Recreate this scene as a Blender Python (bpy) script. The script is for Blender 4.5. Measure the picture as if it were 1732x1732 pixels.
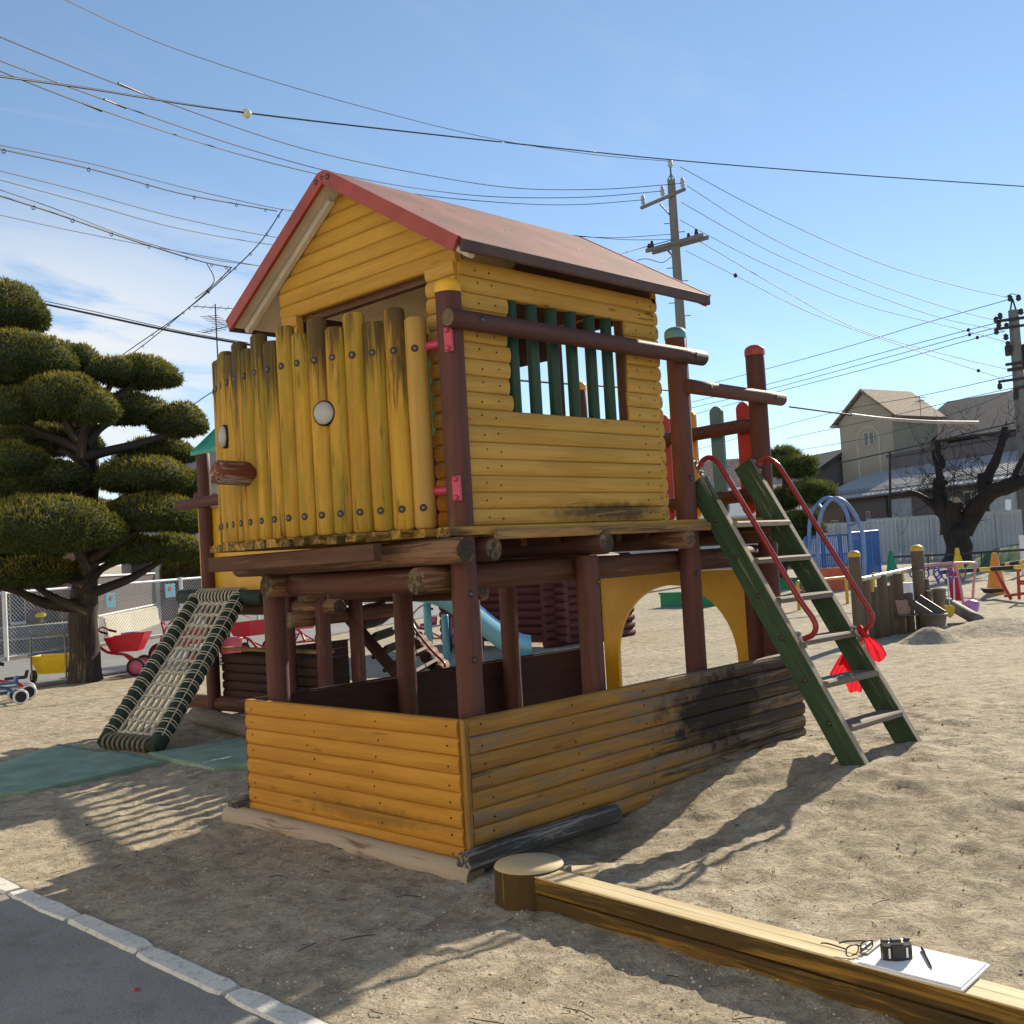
import bpy, math, random
import numpy as np
from mathutils import Vector, Matrix, noise as mnoise
random.seed(7); rng = np.random.default_rng(11)
S = bpy.context.scene; COL = S.collection
for o in list(bpy.data.objects): bpy.data.objects.remove(o)
R = math.radians
# ------------------------------------------------------------------ camera
yaw, pitch, roll = R(44.2897), R(2.2542), R(-3.3298)
fw = Vector((math.cos(yaw)*math.cos(pitch), math.sin(yaw)*math.cos(pitch), math.sin(pitch)))
rt0 = Vector((math.sin(yaw), -math.cos(yaw), 0)); up0 = rt0.cross(fw)
rt = rt0*math.cos(roll)+up0*math.sin(roll); up = -rt0*math.sin(roll)+up0*math.cos(roll)
cd = bpy.data.cameras.new('camera'); cam = bpy.data.objects.new('camera', cd); COL.objects.link(cam)
cd.sensor_width = 36; cd.lens = 37.68; cd.clip_end = 3000; cd.clip_start = .05
CAMP = Vector((-3.426, -3.743, 1.45))
cam.matrix_world = Matrix(((rt.x, up.x, -fw.x, CAMP.x), (rt.y, up.y, -fw.y, CAMP.y), (rt.z, up.z, -fw.z, CAMP.z), (0, 0, 0, 1)))
S.camera = cam
# ------------------------------------------------------------------ sky and sun
SUN_AZ, SUN_EL = 10.0, 28.0          # azimuth from +X towards +Y
W = bpy.data.worlds.new('World'); S.world = W; W.use_nodes = True
nt = W.node_tree; N = nt.nodes; L = nt.links; N.clear()
wo = N.new('ShaderNodeOutputWorld'); bg = N.new('ShaderNodeBackground'); sky = N.new('ShaderNodeTexSky')
sky.sky_type = 'NISHITA'; sky.sun_disc = False; sky.sun_elevation = R(SUN_EL); sky.sun_rotation = R(90-SUN_AZ)
sky.air_density = 0.75; sky.dust_density = 0.0; sky.ozone_density = 2.6
tc = N.new('ShaderNodeTexCoord')
sep = N.new('ShaderNodeSeparateXYZ'); L.new(tc.outputs['Generated'], sep.inputs[0])
def wmath(op, a, b=None, cl=False):
    n = N.new('ShaderNodeMath'); n.operation = op; n.use_clamp = cl
    for i, v in enumerate((a, b)):
        if v is None: continue
        if isinstance(v, (int, float)): n.inputs[i].default_value = v
        else: L.new(v, n.inputs[i])
    return n.outputs[0]
zc = wmath('ADD', wmath('MAXIMUM', sep.outputs[2], 0.0), 0.12)
cx = wmath('DIVIDE', sep.outputs[0], zc); cy = wmath('DIVIDE', sep.outputs[1], zc)
cmb = N.new('ShaderNodeCombineXYZ'); L.new(cx, cmb.inputs[0]); L.new(cy, cmb.inputs[1])
def wnoise(scale, detail, rough, dist, loc):
    mp = N.new('ShaderNodeMapping'); L.new(cmb.outputs[0], mp.inputs[0]); mp.inputs['Location'].default_value = loc
    mp.inputs['Rotation'].default_value = (0, 0, R(35)); mp.inputs['Scale'].default_value = scale
    n = N.new('ShaderNodeTexNoise'); L.new(mp.outputs[0], n.inputs['Vector']); n.inputs['Scale'].default_value = 1
    n.inputs['Detail'].default_value = detail; n.inputs['Roughness'].default_value = rough; n.inputs['Distortion'].default_value = dist
    return n.outputs[0]
def wramp(fac, a, b):
    n = N.new('ShaderNodeMapRange'); n.interpolation_type = 'SMOOTHSTEP'; L.new(fac, n.inputs[0])
    n.inputs[1].default_value = a; n.inputs[2].default_value = b; return n.outputs[0]
big = wnoise((.45, .32, 1), 3, .5, .3, (2.0, 1.0, 0))
fine = wnoise((1.7, 3.4, 1), 9, .62, .6, (3.1, .4, 0))
wisp = wnoise((.5, 2.6, 1), 8, .6, 1.0, (1.2, 7.7, 0))
bank = wramp(wmath('ADD', wmath('MULTIPLY', sep.outputs[0], -.342), wmath('MULTIPLY', sep.outputs[1], .94)), .42, .74)   # a cloud bank in the north-west
c1 = wmath('MULTIPLY', wmath('MULTIPLY', wramp(big, .26, .46), wramp(fine, .28, .56)), wmath('MULTIPLY', bank, wramp(sep.outputs[2], .36, .20)))
c2 = wmath('MULTIPLY', wmath('MULTIPLY', wramp(wisp, .52, .78), .30), wramp(big, .34, .56))
cl = wmath('ADD', wmath('MULTIPLY', c1, .95), c2, True)
skyg = N.new('ShaderNodeMix'); skyg.data_type = 'RGBA'; skyg.blend_type = 'MULTIPLY'; skyg.inputs[0].default_value = 1
L.new(sky.outputs[0], skyg.inputs[6]); skyg.inputs[7].default_value = (.88, .92, .90, 1)
sc1 = N.new('ShaderNodeVectorMath'); sc1.operation = 'SCALE'; sc1.inputs['Scale'].default_value = 1/2.6; L.new(skyg.outputs[2], sc1.inputs[0])
gm = N.new('ShaderNodeGamma'); gm.inputs[1].default_value = 0.82; L.new(sc1.outputs[0], gm.inputs[0])
sc2 = N.new('ShaderNodeVectorMath'); sc2.operation = 'SCALE'; sc2.inputs['Scale'].default_value = 2.6; L.new(gm.outputs[0], sc2.inputs[0])
mixc = N.new('ShaderNodeMix'); mixc.data_type = 'RGBA'
L.new(cl, mixc.inputs[0]); L.new(sc2.outputs[0], mixc.inputs[6]); mixc.inputs[7].default_value = (4.4, 4.5, 4.55, 1)
L.new(mixc.outputs[2], bg.inputs[0]); bg.inputs[1].default_value = 0.13
L.new(bg.outputs[0], wo.inputs[0])
sd = bpy.data.lights.new('sun', 'SUN'); sd.energy = 5.0; sd.angle = R(.55); sd.color = (1, .88, .69)
sun = bpy.data.objects.new('sun', sd); COL.objects.link(sun)
sv = Vector((math.cos(R(SUN_AZ))*math.cos(R(SUN_EL)), math.sin(R(SUN_AZ))*math.cos(R(SUN_EL)), math.sin(R(SUN_EL))))
sun.rotation_euler = sv.to_track_quat('Z', 'Y').to_euler(); sun.location = (20, 5, 12)
vs = S.view_settings; vs.view_transform = 'Standard'; vs.look = 'None'; vs.gamma = 1; vs.use_curve_mapping = False
vs.exposure = 0.66
S.render.engine = 'CYCLES'
# ------------------------------------------------------------------ materials
def nodes(name):
    m = bpy.data.materials.new(name); m.use_nodes = True; t = m.node_tree
    return m, t, t.nodes, t.links, t.nodes['Principled BSDF']
class G:
    """small node-graph helper"""
    def __init__(s, t): s.t = t; s.N = t.nodes; s.L = t.links
    def n(s, ty, **k):
        x = s.N.new(ty)
        for a, b in k.items(): setattr(x, a, b)
        return x
    def put(s, sock, v):
        if hasattr(v, 'is_linked') or hasattr(v, 'links'): s.L.new(v, sock)
        else: sock.default_value = v
    def noise(s, vec, scale, detail=4, rough=.55, dist=0):
        x = s.n('ShaderNodeTexNoise'); s.put(x.inputs['Vector'], vec); x.inputs['Scale'].default_value = scale
        x.inputs['Detail'].default_value = detail; x.inputs['Roughness'].default_value = rough; x.inputs['Distortion'].default_value = dist
        return x.outputs[0]
    def vor(s, vec, scale, feat='F1'):
        x = s.n('ShaderNodeTexVoronoi', feature=feat); s.put(x.inputs['Vector'], vec); x.inputs['Scale'].default_value = scale
        return x.outputs
    def map(s, vec, scale, loc=(0, 0, 0)):
        x = s.n('ShaderNodeMapping'); s.put(x.inputs[0], vec); x.inputs['Scale'].default_value = scale; x.inputs['Location'].default_value = loc
        return x.outputs[0]
    def rng(s, v, a, b, c=0., d=1., smooth=True):
        x = s.n('ShaderNodeMapRange'); x.interpolation_type = 'SMOOTHSTEP' if smooth else 'LINEAR'
        s.put(x.inputs[0], v)
        for i, q in zip((1, 2, 3, 4), (a, b, c, d)): x.inputs[i].default_value = q
        return x.outputs[0]
    def m(s, op, a, b=0., cl=False):
        x = s.n('ShaderNodeMath', operation=op, use_clamp=cl); s.put(x.inputs[0], a); s.put(x.inputs[1], b); return x.outputs[0]
    def mix(s, f, a, b, mode='MIX'):
        x = s.n('ShaderNodeMix', data_type='RGBA', blend_type=mode)
        s.put(x.inputs[0], f)
        for i, v in ((6, a), (7, b)): s.put(x.inputs[i], (*v, 1) if isinstance(v, tuple) and len(v) == 3 else v)
        return x.outputs[2]
    def bump(s, h, st, dist=.01, nrm=None):
        x = s.n('ShaderNodeBump'); s.put(x.inputs['Height'], h); x.inputs['Strength'].default_value = st; x.inputs['Distance'].default_value = dist
        if nrm is not None: s.L.new(nrm, x.inputs['Normal'])
        return x.outputs[0]
    def attr(s, name, out='Vector'):
        x = s.n('ShaderNodeAttribute', attribute_name=name); return x.outputs[out]
    def pos(s): return s.n('ShaderNodeNewGeometry').outputs['Position']
    def rnd(s): return s.n('ShaderNodeObjectInfo').outputs['Random']
def grain_vec(g):
    r = g.rnd(); c = g.n('ShaderNodeCombineXYZ')
    for i, k in enumerate((23., 7., 11.)): g.put(c.inputs[i], g.m('MULTIPLY', r, k))
    a = g.n('ShaderNodeVectorMath', operation='ADD'); g.put(a.inputs[0], g.attr('gc')); g.put(a.inputs[1], c.outputs[0])
    return a.outputs[0]
MATS = {}
def wood(name, c1, c2, dirt=(.022, .016, .011), amt=.3, rough=.72, bump=.35, worn=None, wornamt=0., knots=.5, moss=None, mossamt=0., spot=None, spotk=1.):
    m, t, _, _, b = nodes(name); g = G(t); v = grain_vec(g)
    grain = g.noise(g.map(v, (1.6, 26, 26)), 1, 5, .6, .6)
    broad = g.noise(g.map(v, (1.1, 4, 4)), 1, 4, .55, .3)
    tone = g.m('ADD', g.m('MULTIPLY', grain, .55), g.m('MULTIPLY', broad, .45))
    col = g.mix(g.rng(tone, .40, .60), c1, c2)
    col = g.mix(g.rng(g.rnd(), 0, 1, 0, .34, False), col, g.mix(.5, c1, tuple(x*.55 for x in c2)))
    if worn:
        wf = g.noise(g.map(v, (2.2, 30, 30), (5, 2, 1)), 1, 8, .68, .8)
        wf = g.m('ADD', wf, g.m('MULTIPLY', g.noise(g.map(v, (.8, 3, 3), (9, 1, 4)), 1, 3, .5), .6))
        wf = g.rng(g.m('ADD', wf, g.m('MULTIPLY', g.attr('wear', 'Fac'), .25)), 1.02-wornamt*.5, 1.14-wornamt*.5)
        col = g.mix(wf, col, worn)
    if moss:
        mf = g.rng(g.m('ADD', g.noise(g.map(v, (1.4, 7, 7), (1, 7, 2)), 1, 6, .6, .4), g.m('MULTIPLY', g.attr('wear', 'Fac'), .1)), .66-mossamt*.4, .80-mossamt*.4)
        col = g.mix(g.m('MULTIPLY', mf, .75), col, moss)
    d1 = g.noise(g.map(v, (1.3, 22, 22), (2, 8, 3)), 1, 9, .72, 1.2)
    d2 = g.noise(g.map(v, (.9, 4, 4), (7, 3, 8)), 1, 3, .5)
    d = g.m('ADD', g.m('ADD', g.m('MULTIPLY', d1, .6), g.m('MULTIPLY', d2, .4)), g.m('MULTIPLY', g.attr('wear', 'Fac'), .22))
    df = g.rng(d, .70-amt*.34, .80-amt*.30)
    if spot:                                   # a burnt or soiled patch with a shape of its own
        p = g.pos(); s_ = g.n('ShaderNodeVectorMath', operation='SUBTRACT'); g.put(s_.inputs[0], p); s_.inputs[1].default_value = spot[0]
        q = g.map(s_.outputs[0], tuple(1/x for x in spot[1])); ln = g.n('ShaderNodeVectorMath', operation='LENGTH'); g.put(ln.inputs[0], q)
        sf = g.m('ADD', ln.outputs['Value'], g.m('MULTIPLY', g.m('SUBTRACT', g.noise(p, 9, 8, .7), .5), 1.9))
        df = g.m('MAXIMUM', df, g.m('MULTIPLY', g.rng(sf, 1.25, .35), g.m('MULTIPLY', g.rng(d1, .28, .50), spotk)))
    col = g.mix(g.m('MULTIPLY', df, .86), col, dirt)
    if knots:
        k = g.vor(g.map(v, (2.4, 9.5, 9.5), (3, 3, 3)), 1)
        kf = g.m('MULTIPLY', g.rng(k[0], .13, .06), knots)
        col = g.mix(kf, col, tuple(x*.28 for x in c1))
    t.links.new(col, b.inputs['Base Color']); b.inputs['Roughness'].default_value = rough; b.inputs['Specular IOR Level'].default_value = .28
    h = g.m('SUBTRACT', grain, g.m('MULTIPLY', df, .35))
    t.links.new(g.bump(h, bump, .006), b.inputs['Normal'])
    MATS[name] = m; return m
def paint(name, c, rough=.45, var=.15, dirt=0., metal=0., bump=0., scale=6, dirtc=(.05, .04, .03), spec=.5):
    m, t, _, _, b = nodes(name); g = G(t); p = g.attr('gc')
    n1 = g.noise(p, scale, 6, .6); col = g.mix(g.rng(n1, .3, .7), tuple(x*(1-var) for x in c), tuple(min(1, x*(1+var)) for x in c))
    if dirt:
        f = g.rng(g.noise(p, scale*2.3, 8, .7, .5), .70-dirt*.35, .85-dirt*.3); col = g.mix(f, col, dirtc)
    t.links.new(col, b.inputs['Base Color']); b.inputs['Roughness'].default_value = rough; b.inputs['Metallic'].default_value = metal
    b.inputs['Specular IOR Level'].default_value = spec
    if bump: t.links.new(g.bump(g.noise(p, scale*9, 6, .6), bump, .004), b.inputs['Normal'])
    MATS[name] = m; return m
M = MATS
wood('ochre_picket', (.56, .32, .040), (.40, .215, .027), amt=.46, dirt=(.04, .027, .014), moss=(.30, .215, .022), mossamt=.42, knots=.55, bump=.6)
wood('ochre_picket_clean', (.54, .325, .085), (.45, .26, .06), amt=.08, knots=.9, bump=.3)
wood('ochre_plank', (.57, .34, .075), (.45, .255, .05), amt=.38, knots=.85, bump=.3, spot=((1.35, .14, 1.66), (.55, .3, .055)))
wood('gable_plank', (.55, .31, .048), (.44, .235, .034), amt=.18, knots=.35, bump=.22)
wood('orange_plank', (.57, .275, .036), (.45, .205, .026), amt=.37, knots=.45, bump=.3, spot=((-.04, .70, .17), (.2, .62, .05)), spotk=.55)
wood('weathered_plank', (.38, .20, .040), (.25, .125, .028), amt=.54, worn=(.20, .145, .095), wornamt=.52, knots=.5, bump=.7, spot=((2.1, -.04, .46), (.62, .4, .24)), spotk=1.6)
wood('brown_post', (.125, .048, .036), (.088, .034, .027), amt=.24, worn=(.20, .115, .085), wornamt=.16, knots=.4, bump=.5, rough=.65)
wood('brown_log', (.135, .062, .036), (.082, .036, .022), amt=.25, worn=(.24, .13, .07), wornamt=.30, knots=.4, bump=.6)
wood('purple_rail', (.10, .042, .034), (.075, .032, .027), amt=.26, knots=.3, bump=.35, rough=.6)
wood('deck_wood', (.40, .23, .07), (.26, .14, .045), amt=.40, worn=(.20, .15, .10), wornamt=.3, bump=.5)
wood('deck_edge', (.50, .30, .055), (.40, .22, .035), amt=.46, bump=.5)
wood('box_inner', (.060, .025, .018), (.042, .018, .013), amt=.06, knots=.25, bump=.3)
wood('green_stringer', (.050, .095, .050), (.032, .064, .034), amt=.20, worn=(.25, .235, .16), wornamt=.22, knots=.2, bump=.45)
wood('bare_wood', (.42, .36, .27), (.29, .245, .18), amt=.16, knots=.4, bump=.6)
wood('green_bar', (.030, .075, .052), (.022, .058, .042), amt=.02, knots=.1, bump=.12, rough=.5)
wood('dusty_log', (.27, .20, .14), (.17, .115, .08), amt=.22, worn=(.40, .33, .245), wornamt=.66, knots=.3, bump=.7)
wood('grey_log', (.24, .205, .16), (.15, .125, .10), amt=.3, knots=.4, bump=.7)
wood('stockade', (.17, .125, .085), (.115, .085, .058), amt=.16, knots=.3, bump=.5)
wood('char_log', (.075, .068, .062), (.040, .036, .033), amt=.3, worn=(.24, .22, .195), wornamt=.34, knots=0, bump=.9, rough=.92)
wood('beam_side', (.40, .215, .028), (.26, .14, .02), amt=.74, moss=(.12, .10, .02), mossamt=.2, knots=.4, bump=.55, dirt=(.03, .02, .01))
wood('beam_top', (.66, .54, .33), (.50, .39, .21), amt=.08, knots=.3, bump=.5)
wood('bark', (.055, .042, .031), (.026, .020, .016), amt=.3, worn=(.15, .12, .085), wornamt=.2, knots=0, bump=1.)
wood('cherry_bark', (.040, .031, .027), (.020, .016, .014), amt=.25, worn=(.09, .08, .065), wornamt=.15, knots=0, bump=1.)
wood('cabin_log', (.115, .034, .030), (.085, .025, .023), amt=.12, knots=.2, bump=.4)
wood('pole_concrete', (.24, .22, .20), (.19, .175, .16), amt=.08, knots=0, bump=.2)
wood('nose_wood', (.22, .062, .026), (.13, .038, .018), amt=.22, worn=(.34, .30, .27), wornamt=.20, knots=.2, bump=.6)
wood('log_end', (.22, .15, .085), (.13, .085, .05), amt=.42, knots=0, bump=.6)
paint('red_barge', (.30, .040, .030), .5, .18, .12)
paint('roof_red', (.19, .060, .052), .85, .32, .5, dirtc=(.10, .05, .045), bump=.3, scale=3)
paint('soffit', (.66, .60, .50), .8, .10, .22, dirtc=(.16, .13, .10))
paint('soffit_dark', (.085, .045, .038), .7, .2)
paint('cap_yellow', (.72, .40, .02), .4, .06)
paint('cap_teal', (.10, .27, .30), .45, .08)
paint('cap_red', (.36, .06, .03), .45, .1)
paint('pink_metal', (.46, .035, .085), .4, .12)
paint('red_metal', (.27, .018, .020), .3, .12, .08, dirtc=(.10, .03, .02))
paint('steel', (.22, .21, .20), .5, .15, .25, metal=.85)
paint('bolt_dark', (.035, .022, .018), .6, .2)
paint('void', (.012, .009, .008), .9)
paint('eye_white', (.36, .36, .345), .38, .15, .22, dirtc=(.2, .19, .17))
paint('panel_yellow', (.62, .33, .012), .42, .07, .05)
paint('picket_red', (.42, .018, .016), .45, .1)
paint('picket_teal', (.10, .22, .25), .5, .08)
paint('picket_yellow', (.62, .33, .03), .45, .08)
paint('rope', (.52, .48, .38), .9, .25, .2, scale=30, bump=.6, dirtc=(.2, .19, .16))
paint('rope_green', (.018, .085, .045), .8, .2)
wood('net_log', (.030, .048, .034), (.018, .032, .024), amt=.1, knots=0, bump=.35)
paint('mat_green', (.20, .30, .225), .9, .18, .25, dirtc=(.18, .19, .14), bump=.5, scale=4)
paint('roof_green', (.02, .28, .18), .5, .2, .15)
paint('slide_blue', (.06, .36, .72), .25, .06)
paint('slide_side', (.13, .36, .46), .35, .06)
paint('plastic_red', (.55, .012, .04), .32, .1)
paint('plastic_pink', (.62, .12, .22), .35, .1)
paint('plastic_purple', (.42, .22, .52), .4, .1)
paint('plastic_yellow', (.82, .54, .02), .35, .1)
paint('plastic_orange', (.80, .27, .02), .4, .1)
paint('plastic_green', (.01, .24, .11), .4, .1)
paint('planter_green', (.006, .26, .10), .5, .1, .1)
paint('planter_orange', (.62, .13, .06), .5, .12, .1)
paint('plastic_blue', (.05, .07, .33), .35, .1)
paint('plastic_white', (.72, .72, .74), .35, .05)
paint('bucket_pink', (.52, .36, .34), .5, .1, .1)
paint('bucket_grey', (.14, .13, .115), .5, .2, .2)
paint('rubber', (.025, .025, .027), .75, .2)
paint('tri_red', (.50, .045, .022), .35, .12)
paint('tri_blue', (.03, .10, .26), .35, .1)
paint('frame_pink', (.62, .28, .28), .4, .1, .1)
paint('frame_yellow', (.62, .36, .05), .45, .1, .15)
paint('rail_cream', (.70, .64, .46), .4, .1)
paint('white_metal', (.78, .78, .77), .4, .04, .05)
paint('chain_link', (.50, .51, .50), .45, .1, metal=.3)
paint('fence_silver', (.50, .52, .53), .5, .08, .14, dirtc=(.30, .31, .32), scale=1.2)
paint('blue_steel', (.045, .15, .42), .4, .12, .08)
paint('arch_blue', (.16, .27, .50), .4, .12)
paint('turf_mound', (.05, .115, .035), .95, .45, .2, scale=5, bump=.8, dirtc=(.14, .13, .06))
paint('cream_wall', (.74, .69, .58), .85, .05, .05, scale=.6, dirtc=(.6, .55, .46))
paint('concrete_wall', (.50, .46, .37), .9, .10, .28, dirtc=(.33, .30, .24), scale=1.0, bump=.3)
paint('concrete_grey', (.21, .208, .20), .9, .12, .25, dirtc=(.22, .21, .19), scale=1.5, bump=.2)  # shade on the path and garden wall is put into this darker grey
paint('house_brown', (.20, .115, .082), .8, .1, .05, scale=1.5)
paint('house_pale', (.46, .42, .36), .85, .05, .08, scale=1, dirtc=(.36, .33, .28))
paint('house_taupe', (.16, .135, .125), .85, .06, .05, scale=1)
paint('house_beige', (.40, .335, .235), .85, .05, .08, scale=.8, dirtc=(.42, .35, .25))
paint('slat_brown', (.115, .090, .082), .6, .1)
paint('roof_slate', (.055, .047, .048), .75, .22, .2, dirtc=(.12, .10, .10), scale=2.5, bump=.4)
paint('roof_grey', (.48, .465, .45), .85, .06, .05, scale=.8)
paint('roof_dark', (.07, .062, .06), .6, .12, scale=2)
paint('roof_shingle', (.26, .17, .12), .85, .5, .35, dirtc=(.10, .06, .05), scale=5)
paint('trim_dark', (.045, .04, .04), .5, .1)
paint('glass', (.055, .065, .075), .12, .1, spec=.8)
paint('curtain', (.42, .45, .46), .7, .12, scale=4)
paint('cable', (.022, .022, .026), .6, .1)
paint('cable_pale', (.36, .33, .32), .5, .1)
paint('cable_purple', (.08, .025, .06), .5, .1)
paint('ceramic', (.44, .41, .38), .4, .1)
paint('sign_blue', (.16, .40, .46), .45, .06)
paint('sign_red', (.55, .10, .08), .5, .05)
paint('paper', (.82, .83, .86), .6, .02)
paint('clip_white', (.76, .77, .80), .35, .02)
paint('camera_black', (.016, .017, .020), .38, .1)
paint('shrub_red', (.14, .035, .022), .9, .3)
# cloth of the netted red bag: thin, lets some light through
m_, t_, _, _, b_ = nodes('red_cloth'); g_ = G(t_)
tl_ = g_.n('ShaderNodeBsdfTranslucent'); tl_.inputs[0].default_value = (.75, .03, .05, 1)
b_.inputs['Base Color'].default_value = (.55, .012, .03, 1); b_.inputs['Roughness'].default_value = .55
mx_ = g_.n('ShaderNodeMixShader'); mx_.inputs[0].default_value = .45
t_.links.new(b_.outputs[0], mx_.inputs[1]); t_.links.new(tl_.outputs[0], mx_.inputs[2]); t_.links.new(mx_.outputs[0], t_.nodes['Material Output'].inputs[0])
M['red_cloth'] = m_
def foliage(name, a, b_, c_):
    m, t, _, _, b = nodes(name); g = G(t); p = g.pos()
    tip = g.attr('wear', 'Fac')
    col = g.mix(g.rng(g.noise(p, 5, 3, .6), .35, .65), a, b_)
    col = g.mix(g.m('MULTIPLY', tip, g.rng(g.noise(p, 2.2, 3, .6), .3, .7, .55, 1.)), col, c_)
    tl = g.n('ShaderNodeBsdfTranslucent'); t.links.new(g.mix(1., col, (1., 1., .5), 'MULTIPLY'), tl.inputs[0])
    t.links.new(col, b.inputs['Base Color']); b.inputs['Roughness'].default_value = .7; b.inputs['Specular IOR Level'].default_value = .25
    mx = g.n('ShaderNodeMixShader'); mx.inputs[0].default_value = .3
    t.links.new(b.outputs[0], mx.inputs[1]); t.links.new(tl.outputs[0], mx.inputs[2]); t.links.new(mx.outputs[0], t.nodes['Material Output'].inputs[0])
    M[name] = m
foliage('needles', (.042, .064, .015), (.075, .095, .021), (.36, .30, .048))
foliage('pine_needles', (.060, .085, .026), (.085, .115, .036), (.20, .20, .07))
paint('needle_core', (.028, .038, .012), .95, .3)
# ground materials
m_, t_, _, _, b_ = nodes('sand'); g_ = G(t_); p_ = g_.pos()
n1 = g_.noise(p_, .55, 4, .6, .4); n2 = g_.noise(p_, 6, 6, .65, .3); n3 = g_.noise(p_, 70, 4, .7); n4 = g_.noise(p_, 260, 2, .6)
col = g_.mix(g_.rng(n1, .35, .65), (.47, .405, .29), (.56, .49, .36))
col = g_.mix(g_.m('MULTIPLY', g_.rng(n2, .44, .66), .8), col, (.29, .235, .16))
n5 = g_.noise(p_, 21, 5, .72, .4)
col = g_.mix(g_.m('MULTIPLY', g_.rng(n5, .50, .66), .6), col, (.25, .20, .145)); col = g_.mix(g_.m('MULTIPLY', g_.rng(n5, .46, .34), .5), col, (.60, .53, .41))
col = g_.mix(g_.m('MULTIPLY', g_.rng(n3, .46, .70), .75), col, (.24, .19, .14))
col = g_.mix(g_.m('MULTIPLY', g_.rng(n4, .55, .72), .7), col, (.58, .53, .44))
spk = g_.vor(p_, 130); col = g_.mix(g_.m('MULTIPLY', g_.rng(spk[0], .20, .10), .6), col, (.13, .105, .085))
t_.links.new(col, b_.inputs['Base Color']); b_.inputs['Roughness'].default_value = .95; b_.inputs['Specular IOR Level'].default_value = .15
bb = g_.bump(g_.noise(p_, 7, 8, .68, .6), 1.0, .07); bb = g_.bump(g_.noise(p_, 85, 3, .7), .75, .006, bb)
t_.links.new(bb, b_.inputs['Normal']); M['sand'] = m_
m_, t_, _, _, b_ = nodes('asphalt'); g_ = G(t_); p_ = g_.pos()
col = g_.mix(g_.rng(g_.noise(p_, 1.3, 5, .6), .35, .65), (.22, .212, .195), (.28, .27, .248))
col = g_.mix(g_.m('MULTIPLY', g_.rng(g_.noise(p_, 5, 6, .7), .5, .7), .5), col, (.15, .135, .11))
sp = g_.vor(p_, 75); col = g_.mix(g_.m('MULTIPLY', g_.rng(sp[0], .30, .14), .85), col, (.30, .285, .25)); sp3 = g_.vor(g_.map(p_, (1, 1, 1), (2, 7, 3)), 60); col = g_.mix(g_.m('MULTIPLY', g_.rng(sp3[0], .26, .12), .7), col, (.055, .05, .045)); col = g_.mix(g_.m('MULTIPLY', g_.rng(g_.noise(p_, 2.2, 7, .7, .5), .54, .70), .6), col, (.30, .265, .20))
sp2 = g_.vor(g_.map(p_, (1, 1, 1), (5, 5, 5)), 34); col = g_.mix(g_.m('MULTIPLY', g_.rng(sp2[0], .10, .06), .9), col, (.42, .40, .36))
t_.links.new(col, b_.inputs['Base Color']); b_.inputs['Roughness'].default_value = .9
t_.links.new(g_.bump(g_.noise(p_, 130, 3, .7), .8, .005), b_.inputs['Normal']); M['asphalt'] = m_
m_, t_, _, _, b_ = nodes('kerb_concrete'); g_ = G(t_); p_ = g_.pos()
col = g_.mix(g_.rng(g_.noise(p_, 3, 5, .6), .3, .7), (.58, .57, .52), (.72, .70, .64))
col = g_.mix(g_.m('MULTIPLY', g_.rng(g_.noise(p_, 26, 7, .75), .50, .66), .7), col, (.34, .32, .28))
sp = g_.vor(p_, 70); col = g_.mix(g_.m('MULTIPLY', g_.rng(sp[0], .2, .08), .6), col, (.12, .11, .10))
t_.links.new(col, b_.inputs['Base Color']); b_.inputs['Roughness'].default_value = .92
t_.links.new(g_.bump(g_.noise(p_, 60, 5, .75), .8, .006), b_.inputs['Normal']); M['kerb_concrete'] = m_
m_, t_, _, _, b_ = nodes('grit'); g_ = G(t_)
ri = g_.n('ShaderNodeNewGeometry').outputs['Random Per Island']
cr = g_.n('ShaderNodeValToRGB'); t_.links.new(ri, cr.inputs[0]); cr.color_ramp.elements[0].color = (.10, .085, .07, 1); cr.color_ramp.elements[1].color = (.70, .64, .54, 1)
e_ = cr.color_ramp.elements.new(.5); e_.color = (.36, .30, .215, 1)
t_.links.new(cr.outputs[0], b_.inputs['Base Color']); b_.inputs['Roughness'].default_value = .9; M['grit'] = m_
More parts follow.
